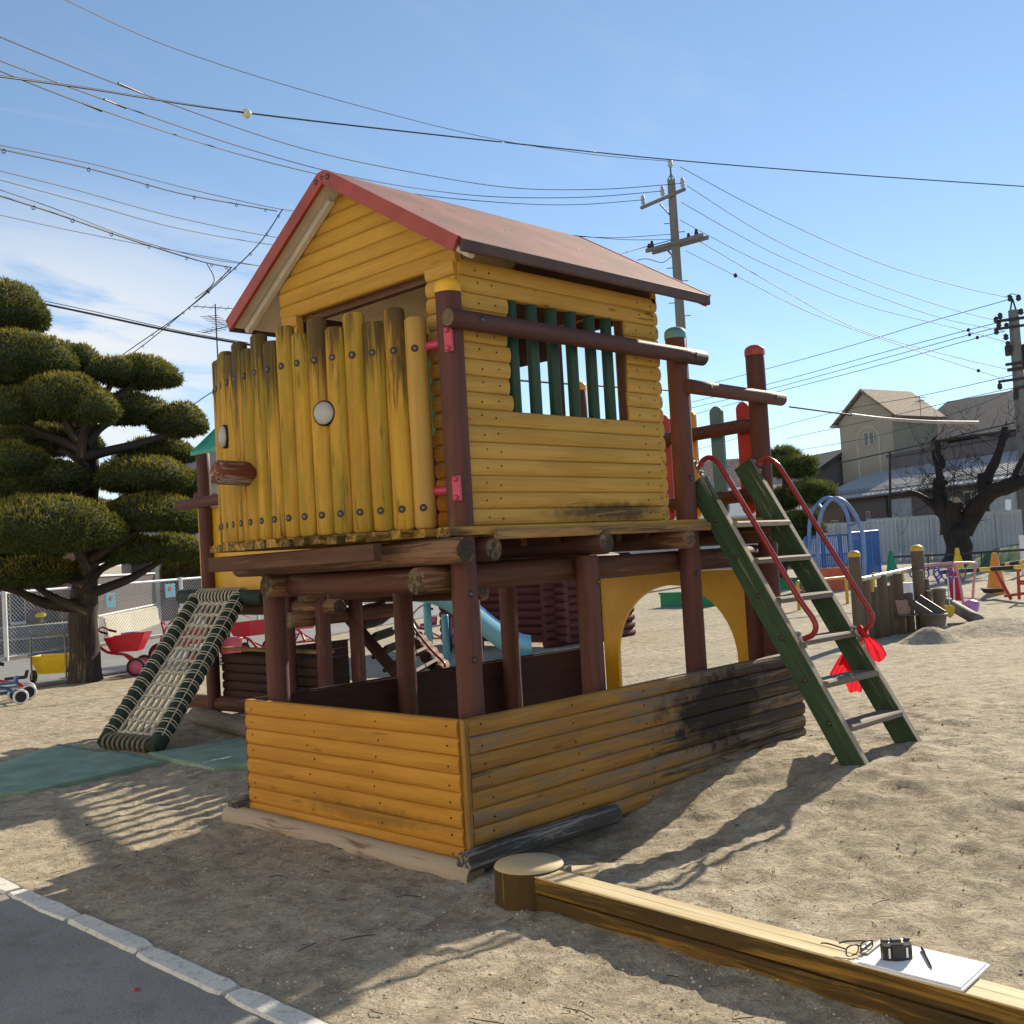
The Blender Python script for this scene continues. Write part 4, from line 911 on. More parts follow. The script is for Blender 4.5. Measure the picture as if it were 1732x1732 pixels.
for i in range(12):
    v = .06+.93*i/11.5; b = MB(); b.tube([netp(u, v)+ns*(.012 if int(u*12) % 2 else -.004)+(nl1-nl0).normalized()*(.008*math.sin(u*30)) for u in np.linspace(-.06, 1.06, 19)], .014, 6)
    b.build('rope', 'rope', NT)
# hanging bridge between the towers with a bar railing on its far side
BR = thing('link_bridge', (3.3, 3.0, 1.2), 'log bridge with green net and bar railing linking the two play towers', 'bridge')
b = MB(); 
for y in np.arange(1.98, 4.05, .13): b.log((2.55, y, 1.42-.12*math.sin((y-1.9)/2.2*math.pi)-.1*(y-1.9)/2.2), (3.5, y, 1.42-.12*math.sin((y-1.9)/2.2*math.pi)-.1*(y-1.9)/2.2), .055, 8)
b.build('bridge_logs', 'brown_log', BR, kind='stuff')
rp0, rp1 = Vector((3.36, 1.85, 0)), Vector((3.98, 4.4, 0))
for z, r in ((2.40, .055), (1.58, .05)):
    b = MB(); b.log(rp0+Vector((0, 0, z)), rp1+Vector((0, 0, z)), r); b.build('rail_log', 'brown_post', BR)
for i in range(14):
    p = rp0.lerp(rp1, (i+.5)/14)
    b = MB(); b.log(p+Vector((0, 0, 1.58)), p+Vector((0, 0, 2.40)), .034, 10); b.build('rail_bar', 'brown_post', BR)
    b = MB(); dv = (rp1-rp0).normalized(); b.board(p-Vector((0, 0, 0))+Vector((-.04, 0, 1.56)), p+Vector((-.04, 0, 1.98+.16*(i/14))), .125, .02, (-1, 0, 0)); b.build('rail_board', 'picket_red' if i % 3 == 0 else ('picket_teal' if i % 3 == 1 else 'picket_yellow'), BR)
b = MB(); g0 = Vector((2.55, 4.05, 1.30)); 
for i in range(16):
    x = 2.5+i*.075
    b.tube(curve_pts([(x, 4.12, 1.33), (x, 3.4, 1.21), (x+.05, 2.6, 1.24), (x, 1.95, 1.38)], 5), .012, 5)
for j in range(12):
    y = 2.0+j*.19; z = 1.24+.13*((y-3.0)/1.05)**2; b.tube([(2.5, y, z), (3.1, y, z-.02), (3.65, y, z)], .012, 5)
b.build('green_netting', 'rope_green', BR, kind='stuff')
for y in (3.95, 2.05):
    b = MB(); pts = [Vector((2.2+.1*i, y+.02*math.sin(i), 1.26+.012*(i % 2))) for i in range(16)]
    for p in pts: b.torus(p, .028, .009, (1, .6*(-1)**int(p.x*10), .3), 8, 5)
    b.build('chain', 'steel', BR)
# boarded ramp behind, with red handrail
RM = thing('climbing_ramp', (3.6, 4.0, 0), 'dark boarded climbing ramp leaning under the link bridge with a thin red handrail', 'ramp')
r0, r1 = Vector((2.95, 5.05, 1.13)), Vector((3.05, 3.72, .02)); rx = Vector((1.25, .95, 0)).normalized()
for i in range(9):
    a = r0.lerp(r1, i/9); c = r0.lerp(r1, (i+1.0)/9); m_ = (a+c)/2
    b = MB(); b.board(m_, m_+rx*1.25, (c-a).length, .035, (0, .64, .77)); b.build('ramp_board', 'box_inner', RM)
b = MB(); b.log(r0-rx*.03, r1-rx*.03, .06, 10); b.build('side_log', 'box_inner', RM)
b = MB(); b.tube(curve_pts([(3.916, 4.978, 0.885), (3.865, 4.891, 0.741), (3.785, 4.564, 0.534), (3.746, 4.332, 0.413), (3.753, 4.326, 0.365)], 5), .013, 8); b.tube([(3.911, 4.982, 0.873), (3.909, 4.984, 0.252)], .012, 8); b.build('handrail', 'red_metal', RM)
b = MB()
for i in range(5): p = V3((4.249, 5.351, 0.522)).lerp(V3((3.962, 4.675, 0.287)), i/4); b.log(p, p+Vector((.45, .4, 0)), .07, 8)
b.build('step_logs', 'brown_log', RM)
# blue slide
SL = thing('slide', (6.884, 7.006, 0.000), 'pale blue plastic slide coming down towards the dark red log cabin', 'slide')
sp = curve_pts([(5.102, 6.333, 1.040), (5.594, 6.436, 0.949), (6.122, 6.496, 0.682), (6.835, 6.644, 0.287), (7.312, 6.731, 0.075), (7.642, 6.821, 0.004)], 6)
ac = Vector((.62, .60, 0)); b = MB(); Rr = []
for p in sp:
    pr = [(-.36, .26), (-.36, -.02), (.36, -.02), (.36, .26), (.32, .26), (.31, .05), (-.31, .05), (-.32, .26)]
    Rr.append([p+ac*x+Vector((0, 0, z)) for x, z in pr])
b.rings(Rr, Rr, [0]*len(Rr), 0, False)
b.build('chute', 'slide_blue', SL)
b = MB(); Rr = [[p-ac*.375+Vector((0, 0, z))-ac*.02*k for k, z in ((0, .27), (1, .27), (1, -.08), (0, -.08))] for p in sp]; b.rings(Rr, Rr, [0]*len(Rr)); b.build('side_wall', 'slide_side', SL)
for q in ((5.480, 6.536, 0.898), (6.174, 6.990, 0.694)): b = MB(); b.log((q[0], q[1], 0), q, .05, 10); b.build('support', 'slide_side', SL)
# dark red log cabin
CBN = thing('log_cabin', (9.0, 7.5, 0), 'low dark red log cabin with a white window frame seen under the play house', 'cabin')
cx0, cy0, CL = 8.75, 7.35, 1.9
for i in range(11):
    z = .06+.125*i
    for a, c in (((cx0-.25, cy0, z), (cx0+CL, cy0, z)), ((cx0, cy0-.25, z+.062), (cx0, cy0+2.6, z+.062)), ((cx0+.9, cy0+.35, z), (cx0+.9, cy0-.25, z))):
        if i in (7, 8, 9) and a[1] == cy0 and c[0] > cx0+1: a = (cx0-.25, cy0, z); c = (cx0+.95, cy0, z)
        b = MB(); b.log(a, c, .066, 10, wob=.02, seg=.8); b.build('wall_log', 'cabin_log', CBN)
b = MB()
for q in (((cx0+1.02, cy0-.07, .98), (cx0+1.02, cy0-.07, 1.32)),): b.board(q[0], q[1], .16, .05, (0, -1, 0))
b.build('window_frame', 'white_metal', CBN)
b = MB(); b.board((cx0+.9, cy0-.05, .94), (cx0+CL-.1, cy0-.05, .94), .07, .12, (0, -1, 0)); b.build('window_sill', 'cabin_log', CBN)
b = MB(); b.prism([(cx0-.4, cy0-.5, 1.48), (cx0-.4, cy0+1.2, 2.2), (cx0-.4, cy0+2.9, 1.48), (cx0-.4, cy0+2.9, 1.42), (cx0-.4, cy0-.5, 1.42)], (CL+.8, 0, 0)); b.build('roof', 'cabin_log', CBN)
# ------------------------------------------------------------------ wheeled toys (built once each, then copied)
def wheel(parent, c, r, ax, w=.035, rim='tri_red', tyre='rubber'):
    b = MB(); b.torus(c, r-w*.5, w*.55, ax, 22, 8); t = b.build('wheel', tyre, parent)
    b = MB(); axv = V3(ax).normalized(); b.lathe(V3(c)-axv*.012, [(r-w*.7, 0), (r-w*.7, .024), (.02, .03)], 18, 0, ax); b.lathe(V3(c)-axv*.03, [(.022, 0), (.022, .06)], 10, 0, ax); b.build('rim', rim, t)
def tricycle(label, frame, seat, rim, basket=None, x=0, y=0, rz=0, white=False, tyre='rubber'):
    t = thing('tricycle', (0, 0, 0), label, 'tricycle', 'wheeled toys by the fence')
    wheel(t, (.42, 0, .19), .19, (0, 1, 0), .045, rim, tyre)
    for s_ in (-1, 1): wheel(t, (-.34, s_*.25, .135), .135, (0, 1, 0), .04, rim, tyre)
    b = MB(); b.tube(curve_pts([(.30, 0, .52), (.12, 0, .36), (-.15, 0, .30), (-.34, 0, .16)], 4), .022, 8); b.tube([(-.34, -.25, .135), (-.34, .25, .135)], .016, 8)
    for s_ in (-1, 1): b.tube([(.42, s_*.05, .19), (.33, s_*.045, .50)], .013, 8)
    b.tube([(-.12, 0, .30), (-.34, .18, .14)], .014, 8); b.tube([(-.12, 0, .30), (-.34, -.18, .14)], .014, 8)
    b.build('frame', frame, t)
    b = MB(); b.tube(curve_pts([(.12, .22, .66), (.24, .18, .72), (.30, .05, .62), (.32, 0, .52)], 4), .014, 8); b.tube(curve_pts([(.12, -.22, .66), (.24, -.18, .72), (.30, -.05, .62), (.32, 0, .52)], 4), .014, 8); b.build('handlebar', frame, t)
    for s_ in (-1, 1):
        b = MB(); b.tube([(.15, s_*.21, .675), (.04, s_*.24, .64)], .018, 8); b.build('grip', 'plastic_white' if white else 'rubber', t)
    b = MB(); b.lathe((.42, -.12, .19), [(.012, 0), (.012, .24)], 8, 0, (0, 1, 0)); b.box((.42, .13, .15), (.09, .06, .02)); b.box((.42, -.13, .23), (.09, .06, .02)); b.build('pedal', 'rubber', t)
    if basket:
        b = MB(); lo = [(-.36, -.17, .36), (.02, -.17, .36), (.02, .17, .36), (-.36, .17, .36)]; hi = [(-.48, -.25, .62), (.10, -.25, .58), (.10, .25, .58), (-.48, .25, .62)]
        A = [b.v(p) for p in lo]; B = [b.v(p) for p in hi]; C2 = [b.v(Vector(p)*.94+Vector((-.01, 0, .035))) for p in hi]; D2 = [b.v(Vector(p)*.92+Vector((-.01, 0, .05))) for p in lo]
        b.f(A[::-1]); b.f(D2)
        for i in range(4): j = (i+1) % 4; b.f((A[i], A[j], B[j], B[i])); b.f((B[i], B[j], C2[j], C2[i])); b.f((C2[i], C2[j], D2[j], D2[i]))
        b.build('bucket', basket, t)
    else:
        b = MB(); b.prism([(-.30, -.11, .36), (-.02, -.05, .36), (.04, 0, .36), (-.02, .05, .36), (-.30, .11, .36)], (0, 0, .045)); b.prism([(-.33, -.10, .37), (-.27, -.10, .37), (-.31, -.10, .50), (-.36, -.10, .50)], (0, .20, 0)); b.build('seat', seat, t)
    return place(t, x, y, hgt(x, y), rz)
t_ = tricycle('red tricycle with black seat parked at the left edge before the fence', 'tri_red', 'rubber', 'rubber', None, 1.70, 10.2, R(160), False, 'plastic_white'); t_.scale = (.7, .7, .7)
t_ = tricycle('low blue framed tricycle with white rimmed wheels cut by the left edge', 'tri_blue', 'tri_blue', 'rubber', None, 1.42, 9.75, R(170), True, 'plastic_white'); t_.scale = (.66, .66, .66)
tricycle('red tricycle carrying a bright red bucket just right of the clipped tree trunk', 'tri_red', 'rubber', 'plastic_pink', 'plastic_red', 3.75, 11.55, R(140))
tricycle('red tricycle with bucket half hidden behind the rope net', 'tri_red', 'rubber', 'plastic_red', 'plastic_red', 4.9, 11.7, R(120), True)
tricycle('red tricycle with white grips beside the yellow tower panel', 'tri_red', 'rubber', 'plastic_red', 'plastic_red', 6.2, 12.1, R(100), True)
tricycle('red tricycle standing right of the second tower posts with a pink tub', 'tri_red', 'rubber', 'plastic_yellow', 'plastic_pink', 7.5, 12.4, R(75), True)
tricycle('small purple and yellow tricycle standing on the sand beside the blue slide', 'plastic_purple', 'plastic_yellow', 'plastic_purple', None, 8.05, 8.75, R(60))
tricycle('small pink wheeled tricycle parked under the blue slide', 'frame_pink', 'plastic_pink', 'plastic_pink', None, 8.0, 9.6, R(200))
CT = thing('hand_cart', (0, 0, 0), 'yellow tub hand cart with grey tube handle left of the clipped tree trunk', 'cart', 'wheeled toys by the fence')
b = MB(); lo = [(-.20, -.13, .14), (.20, -.13, .14), (.20, .13, .14), (-.20, .13, .14)]; hi = [(-.30, -.19, .40), (.30, -.19, .40), (.30, .19, .40), (-.30, .19, .40)]
A = [b.v(p) for p in lo]; B = [b.v(p) for p in hi]; C2 = [b.v(Vector(p)*.93+Vector((0, 0, .027))) for p in hi]; D2 = [b.v(Vector(p)*.9+Vector((0, 0, .05))) for p in lo]
b.f(A[::-1]); b.f(D2)
for i in range(4): j = (i+1) % 4; b.f((A[i], A[j], B[j], B[i])); b.f((B[i], B[j], C2[j], C2[i])); b.f((C2[i], C2[j], D2[j], D2[i]))
b.build('tub', 'plastic_yellow', CT)
b = MB(); b.tube(curve_pts([(-.24, -.24, .08), (-.24, -.24, .62), (-.18, -.24, .70), (.18, -.24, .70), (.24, -.24, .62), (.24, -.24, .08)], 4), .014, 8); b.tube([(-.24, -.24, .5), (.24, -.24, .5)], .011, 8); b.build('handle', 'steel', CT)
for s_ in (-1, 1): wheel(CT, (s_*.30, -.05, .10), .10, (1, 0, 0), .035, 'bolt_dark')
place(CT, 2.95, 11.75, 0, R(-45))
def tub(label, x, y, z, r, h, mat):
    b = MB(); b.lathe((x, y, z), [(r*.75, 0), (r, h), (r*1.06, h), (r*1.06, h+.012), (r*.95, h+.012), (r*.72, .02)], 18); b.build('tub', mat, label=label, cat='tub')
tub('purple plastic tub standing behind the red bucket tricycle', 4.35, 12.3, .35, .14, .22, 'plastic_purple')
tub('pink plastic tub standing beside the red tricycle by the tower', 5.55, 11.35, .1, .17, .28, 'plastic_pink')
# ------------------------------------------------------------------ clipped cloud tree at left
def blades(centers, normals, tipw, ln, wd, name, mat, parent, spread=.55, upb=.35):
    n = len(centers); d = normals*rng.uniform(.35, 1, (n, 1))+rng.normal(0, spread, (n, 3))+np.array([0, 0, upb]); d /= np.linalg.norm(d, axis=1, keepdims=True)
    sd_ = np.cross(d, rng.normal(0, 1, (n, 3))); sd_ /= np.linalg.norm(sd_, axis=1, keepdims=True)+1e-9
    l = rng.uniform(.6, 1.3, (n, 1))*ln; w = rng.uniform(.7, 1.3, (n, 1))*wd
    V = np.stack([centers-sd_*w, centers+sd_*w, centers+d*l], 1).reshape(-1, 3)
    me = bpy.data.meshes.new(name); me.from_pydata(V.tolist(), [], np.arange(3*n).reshape(-1, 3).tolist()); me.materials.append(M[mat])
    wv = np.stack([tipw*.35, tipw*.35, tipw], 1).ravel(); a = me.attributes.new('wear', 'FLOAT', 'POINT'); a.data.foreach_set('value', wv.astype('f'))
    o = bpy.data.objects.new(name, me); COL.objects.link(o)
    o.parent = parent
    if parent.type == 'EMPTY': o.location = -Vector(parent['_b'])
    return o
def pad_mesh(c, rx, ry, ru, rd, seed, n=22, m=11, amp=.16):
    """clipped cushion of foliage: rounded top, flatter ragged underside"""
    b = MB(); Rr = []
    for j in range(m+1):
        t = -math.pi/2+math.pi*j/m*.995+.005
        row = []
        for i in range(n):
            a = 2*math.pi*i/n; k = 1+amp*mnoise.noise(Vector((math.cos(a)*1.6+seed, math.sin(a)*1.6, t*1.3)))+.06*mnoise.noise(Vector((math.cos(a)*5+seed, math.sin(a)*5, t*5)))
            rz_ = ru if t > 0 else rd
            row.append(Vector((c[0]+rx*math.cos(t)*math.cos(a)*k, c[1]+ry*math.cos(t)*math.sin(a)*k, c[2]+rz_*math.sin(t)*k)))
        Rr.append(row)
    b.rings(Rr, Rr, [0]*len(Rr), 0, True); return b
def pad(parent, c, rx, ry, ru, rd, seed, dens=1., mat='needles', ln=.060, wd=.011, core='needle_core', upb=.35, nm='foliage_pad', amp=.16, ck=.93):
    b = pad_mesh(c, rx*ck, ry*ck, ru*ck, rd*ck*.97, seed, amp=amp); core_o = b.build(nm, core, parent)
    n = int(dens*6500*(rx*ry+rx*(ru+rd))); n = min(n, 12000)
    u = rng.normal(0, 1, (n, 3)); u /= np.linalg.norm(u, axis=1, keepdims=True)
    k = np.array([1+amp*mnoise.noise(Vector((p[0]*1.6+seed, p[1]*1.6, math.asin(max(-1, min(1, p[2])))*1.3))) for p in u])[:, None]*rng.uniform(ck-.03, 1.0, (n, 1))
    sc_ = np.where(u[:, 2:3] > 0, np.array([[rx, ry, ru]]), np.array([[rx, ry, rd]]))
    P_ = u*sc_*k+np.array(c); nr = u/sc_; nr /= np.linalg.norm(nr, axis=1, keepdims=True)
    blades(P_, nr, np.clip(nr[:, 2]*.9+.25, 0, 1), ln, wd, 'needle_tufts', mat, core_o, upb=upb)  # tips yellow towards the top: new growth plus sunlight put into the colour
CTREE = thing('cloud_tree', (2.93, 10.55, 0), 'large dark evergreen clipped into rounded cloud shaped pads at the left', 'tree')
b = MB(); b.tube(curve_pts([(3.196, 11.341, -0.111), (3.185, 11.327, 0.359), (3.174, 11.304, 0.946), (3.216, 11.234, 1.445), (3.246, 11.175, 1.945), (3.234, 11.158, 2.448), (3.270, 11.094, 2.947), (3.264, 11.071, 3.450), (3.287, 11.024, 3.867)], 4), [.31, .26, .23, .215]+[.205-.0040*i for i in range(40)], 16, wob=.25, wear=.2)
trunk = b.build('trunk', 'bark', CTREE)
PADC = [(2.33, 11.64, 5.3), (2.37, 11.07, 4.53), (3.31, 11.53, 4.65), (3.53, 10.75, 4.38), (3.99, 10.84, 4.41), (2.74, 10.58, 3.94), (2.96, 10.08, 3.72), (2.09, 10.82, 3.8), (3.81, 10.92, 3.88), (4.45, 10.7, 3.71), (4.44, 11.31, 3.32), (3.71, 10.36, 2.87), (2.64, 10.88, 2.88), (2.08, 10.73, 3.08), (4.76, 11.15, 2.81), (3.71, 10.25, 2.33), (2.27, 10.15, 2.19), (4.13, 10.56, 1.83), (3.57, 10.56, 1.84), (2.39, 11.22, 1.6), (2.99, 11.92, 3.56), (2.59, 12.37, 2.8), (3.75, 12.06, 2.4), (2.48, 11.96, 1.97), (2.15, 11.87, 4.5), (4.92, 11.45, 2.27)]
PADS = [(0,522,72,50,15.0),(35,602,76,44,14.6),(126,608,37,29,15.6),(193,626,40,24,15.2),(240,629,54,30,15.6),(110,670,68,42,14.5),(166,690,32,27,14.3),(15,686,48,32,14.2),
 (218,690,54,28,15.5),(301,710,44,30,15.8),(268,763,58,24,16.2),(243,802,70,32,15.0),(88,805,60,30,14.6),(22,776,48,30,14.1),(312,818,36,26,16.3),(253,866,74,32,14.9),(82,886,114,50,13.8),
 (285,926,54,23,15.4),(222,928,44,26,15.0),(45,967,80,27,14.6),(75,738,80,34,15.6),(10,830,60,34,15.6),(160,872,50,30,16.2),(20,925,70,30,15.2),(-30,620,60,60,15),(315,880,32,24,16.6)]
limbs = MB()
for i, (px, py, hw, hh, d) in enumerate(PADS):
    CEN = PADC[i]; s_ = d/1813
    pad(CTREE, (CEN[0], CEN[1], CEN[2]-hh*s_*.35), hw*s_*1.2, hw*s_*1.0, hh*s_*1.30, hh*s_*.62, i*3.7)
    ty = max(1.0, min(3.55, CEN[2]-.6)); t0 = Vector((2.93+.04*math.sin(i), 10.55, ty)); t1 = Vector(CEN)+Vector((0, 0, -hh*s_*.6)); md = t0.lerp(t1, .5)+Vector((.08*math.sin(i*2), .08*math.cos(i), .10-.14*(i % 2)))
    limbs.tube(curve_pts([t0, md, t1, t1+Vector(((t1-t0).x*.16, (t1-t0).y*.16, .04))], 4), [.075-.0052*k for k in range(13)], 8, wob=.25)
limbs.tube(curve_pts([(3.133, 11.194, 1.115), (2.873, 11.174, 1.093), (2.563, 11.202, 1.173), (2.260, 11.216, 1.339), (1.889, 11.445, 1.487)], 4), [.10-.004*k for k in range(17)], 8, wob=.3)
limbs.build('limbs', 'bark', CTREE)
# ------------------------------------------------------------------ left boundary: chain link fence, road, wall, houses
FA, FB = Vector((4.112, 16.926)), Vector((9.216, 18.977)); fdir = (FB-FA).normalized(); fnrm = Vector((-fdir.y, fdir.x))
if fnrm.dot(Vector((.7, .7))) < 0: fnrm = -fnrm
def FP(t, off=0., z=0.): p = FA+fdir*t+fnrm*off; return Vector((p.x, p.y, hgt(p.x, p.y, False)+z))
def strip(name, mat, t0, t1, o0, o1, zo, nt_=24, no=6):
    b = MB(); T = [[b.v(FP(t0+(t1-t0)*i/nt_, o0+(o1-o0)*j/no, zo)) for j in range(no+1)] for i in range(nt_+1)]
    for i in range(nt_):
        for j in range(no): b.f((T[i][j], T[i+1][j], T[i+1][j+1], T[i][j+1]))
    b.build(name, mat, kind='structure')
strip('concrete_path', 'concrete_grey', -8, 26, -4.6, -.2, .012); strip('road', 'asphalt', -14, 40, .3, 6.5, .012)
CF = thing('chain_link_fence', tuple(FP(3)), 'white framed chain link fence along the left side of the playground', 'fence')
FT0, FT1, FH = -4.0, 17.0, 1.24
b = MB(); cell = .085; k0 = int((FT1-FT0+FH)/cell)
for i in range(k0):
    for s_ in (1, -1):
        a = FT0+i*cell-(FH if s_ > 0 else 0); z0, z1 = .06, FH; ta, tb = (a, a+FH) if s_ > 0 else (a, a-FH)
        # clip to the frame
        pts = []
        for f_ in (0, 1):
            t = ta+(tb-ta)*f_; pts.append((t, z0+(z1-z0)*f_))
        (t0, za), (t1, zb) = pts
        if min(t0, t1) > FT1 or max(t0, t1) < FT0: continue
        def at_(t): return za+(zb-za)*(t-t0)/(t1-t0)
        for bound in (FT0, FT1):
            if (t0-bound)*(t1-bound) < 0:
                zc_ = at_(bound)
                inside0 = FT0 <= t0 <= FT1
                if inside0: t1, zb = bound, zc_
                else: t0, za = bound, zc_
        b.tube([FP(t0, .01*s_, za), FP(t1, .01*s_, zb)], .0042, 3, caps=False, sm=False)
b.build('wire_mesh', 'chain_link', CF, kind='stuff')
for z in (FH, .05): b = MB(); b.tube([FP(FT0, 0, z), FP(FT1, 0, z)], .028 if z > 1 else .018, 8); b.build('rail', 'white_metal', CF)
for t in (-2.9, .1-.04, 2.09, 4.95, 7.8, 10.6, 13.4, 16.2):
    b = MB(); b.tube([FP(t, -.03, 0), FP(t, -.03, FH+.06)], .042, 10); b.build('post', 'white_metal', CF)
b = MB(); b.board(FP(FT0, .04, -.02), FP(FT1, .04, -.02), .16, .10, (-fnrm.x, -fnrm.y, 0)); b.build('base_kerb', 'concrete_grey', CF)
def sign(t, z, w, h, label, dot=True):
    sg = thing('fence_sign', tuple(FP(t, -.05, z-h/2)), label, 'sign'); b = MB(); b.board(FP(t-w/2, -.06, z), FP(t+w/2, -.06, z), h, .012, (-fnrm.x, -fnrm.y, 0)); b.build('plate', 'sign_blue', sg)
    if dot:
        b = MB(); b.lathe(FP(t, -.072, z+h*.16), [(w*.16, 0), (w*.16, .006)], 14, 0, (-fnrm.x, -fnrm.y, 0)); b.build('mark', 'sign_red', sg)
sign(2.72, .93, .27, .30, 'pale blue square sign with red mark hung on the fence right of the trunk'); sign(4.55, 1.02, .33, .30, 'pale blue sign with red mark hung on the fence by the rope net top')
ov = thing('oval_board', tuple(FP(.85, -.05, .62)), 'grey oval board with a yellow patch hung on the fence left of the trunk', 'board')
b = MB(); b.prism([FP(.85+.30*math.cos(a), -.06, .74+.11*math.sin(a)) for a in np.linspace(0, 2*math.pi, 22)[:-1]], (fnrm.x*.02, fnrm.y*.02, 0)); b.build('plate', 'bucket_grey', ov)
b = MB(); b.prism([FP(.86+.14*math.cos(a), -.075, .78+.05*math.sin(a)) for a in np.linspace(0, 2*math.pi, 16)[:-1]], (fnrm.x*.012, fnrm.y*.012, 0)); b.build('patch', 'plastic_yellow', ov)
# garden walls beyond the road
def wall_px(parent, name, mat, A, B, ztopA, ztopB, th=.25, zb=-.2):
    A, B = Vector(A), Vector(B); n = Vector((-(B-A).y, (B-A).x, 0)).normalized()*th
    if n.dot(Vector((.7, .7, 0))) < 0: n = -n
    b = MB(); b.prism([Vector((A.x, A.y, zb)), Vector((B.x, B.y, zb)), Vector((B.x, B.y, ztopB)), Vector((A.x, A.y, ztopA))], n); return b.build(name, mat, parent)
gw = thing('garden_wall', (5.162, 18.668, 0.048), 'long grey concrete garden wall behind the fence left of the clipped tree', 'wall')
wall_px(gw, 'wall', 'concrete_grey', (3.083, 18.942, 0.518), (6.286, 18.423, 0.437), .56, .56); wall_px(gw, 'coping', 'concrete_wall', (3.057, 18.845, 0.578), (6.246, 18.331, 0.466), .34, .34, .12, .30)
rA_, rD_ = Vector((5.872, 17.185, 0.739)), Vector((.6, .8, 0)); rA_.z = 0; rB_ = rA_+rD_*8.2
lw = thing('retaining_wall', tuple(rA_.lerp(rB_, .5)), 'pale sunlit concrete retaining wall behind the fence right of the tree trunk', 'wall')
b = MB(); b.prism([rA_+Vector((0, 0, -.2)), rB_+Vector((0, 0, -.2)), rB_+Vector((0, 0, .56)), rA_+Vector((0, 0, .62))], (-.24, .18, 0)); b.build('wall', 'concrete_wall', lw)
b = MB(); b.board(rA_+Vector((-.12, .09, .60)), rB_+Vector((-.12, .09, .57)), .26, .04, (0, 0, 1)); b.build('coping', 'concrete_wall', lw)
sf_ = thing('slatted_fence', tuple(rA_.lerp(rB_, .5)+Vector((0, 0, .62))), 'brown vertical slat fence with white rails standing on the retaining wall', 'fence')
b = MB()
for i in range(70):
    p = rA_.lerp(rB_, (i+.5)/70)+Vector((-.1, .08, 0)); b.box((p.x, p.y, 1.08), (.075, .02, .86), math.atan2(.8, .6))
b.build('slats', 'slat_brown', sf_, kind='stuff')
for z in (1.50, .66):
    b = MB(); b.tube([rA_+Vector((-.08, .06, z)), rB_+Vector((-.08, .06, z))], .025, 6); b.build('rail', 'white_metal', sf_)
def house(name, label, A, B, depth, ze, zr, wall, roofm, wins=(), over=.4, group=None):
    """gabled house: front wall from A to B, roof ridge parallel to it"""
    A = Vector((A[0], A[1], 0)); B = Vector((B[0], B[1], 0)); u = (B-A).normalized(); n = Vector((-u.y, u.x, 0)); n = n if n.dot(A-Vector((CAMP.x, CAMP.y, 0))) > 0 else -n
    h = thing(name, tuple((A+B)/2), label, 'house', group); up_ = Vector((0, 0, 1))
    b = MB(); prof = [(0, -.5), (0, ze), (depth/2, zr-.12), (depth, ze), (depth, -.5)]; b.prism([A+n*y+up_*z for y, z in prof], B-A); b.build('wall', wall, h)
    b = MB(); k = (zr-ze)/(depth/2); pr = [(-over, ze-over*k), (depth/2, zr), (depth+over, ze-over*k), (depth+over, ze-over*k+.14), (depth/2, zr+.16), (-over, ze-over*k+.14)]
    b.prism([A-u*over+n*y+up_*z for y, z in pr], (B-A)+u*2*over); b.build('roof', roofm, h)
    Ln = (B-A).length
    for (f0, f1, z0, z1, mt) in wins:
        p0, p1 = A.lerp(B, f0)-n*.03, A.lerp(B, f1)-n*.03; zc_ = (z0+z1)/2
        b = MB(); b.board(p0+up_*zc_, p1+up_*zc_, z1-z0, .05, -n); w_ = b.build('window', 'trim_dark' if mt != 'glass' else 'white_metal', h)
        b = MB(); s_ = (p1-p0)*.04; b.board(p0+s_-n*.05+up_*zc_, p1-s_-n*.05+up_*zc_, (z1-z0)*.90, .012, -n); b.build('pane', mt, w_)
    return h
house('brown_house', 'brown walled house with dark doorway across the road behind the tree', (5.997, 31.002, 2.295), (11.017, 29.233, 2.001), 7, 3.0, 4.4, 'house_brown', 'roof_dark', ((.62, .70, .2, 1.9, 'glass'), (.80, .86, 0, 2.0, 'trim_dark'), (.30, .45, .9, 2., 'glass')))
house('pale_house', 'pale two storey house with dark tiled roof behind the rope net', (14.706, 34.142, 2.013), (18.689, 31.964, 1.751), 8, 4.9, 6.3, 'house_pale', 'roof_dark', ((.08, .22, .1, 2.0, 'trim_dark'), (.30, .36, 2.9, 4.1, 'glass'), (.40, .52, 0, 1.9, 'trim_dark')))
house('dark_house', 'dark brown roofed house far left behind the trees', (21.424, 37.324, 1.823), (30.172, 33.286, 1.276), 8, 2.9, 4.2, 'house_taupe', 'roof_slate', ((.2, .3, .8, 2., 'glass'), (.6, .7, .8, 2., 'glass')))
gp = thing('gate_post', (11.115, 24.313, 0.139), 'dark red brown garden gate with pale post right of the slatted fence', 'gate')
wall_px(gp, 'post', 'concrete_wall', (10.959, 24.281, 0.999), (11.042, 24.238, 0.993), 1.75, 1.75, .2, -.1); wall_px(gp, 'gate_leaf', 'house_brown', (11.194, 24.498, 0.987), (11.600, 24.283, 0.957), 1.6, 1.6, .06, 0)
SH = thing('shrub', (11.949, 24.322, 0.144), 'reddish leaved shrub behind the chain link fence by the tower', 'shrub')
c_ = Vector((11.973, 24.308, 1.574)); pad(SH, c_, .7, .6, .7, .7, 4, .5, 'needles', .12, .03, 'shrub_red')
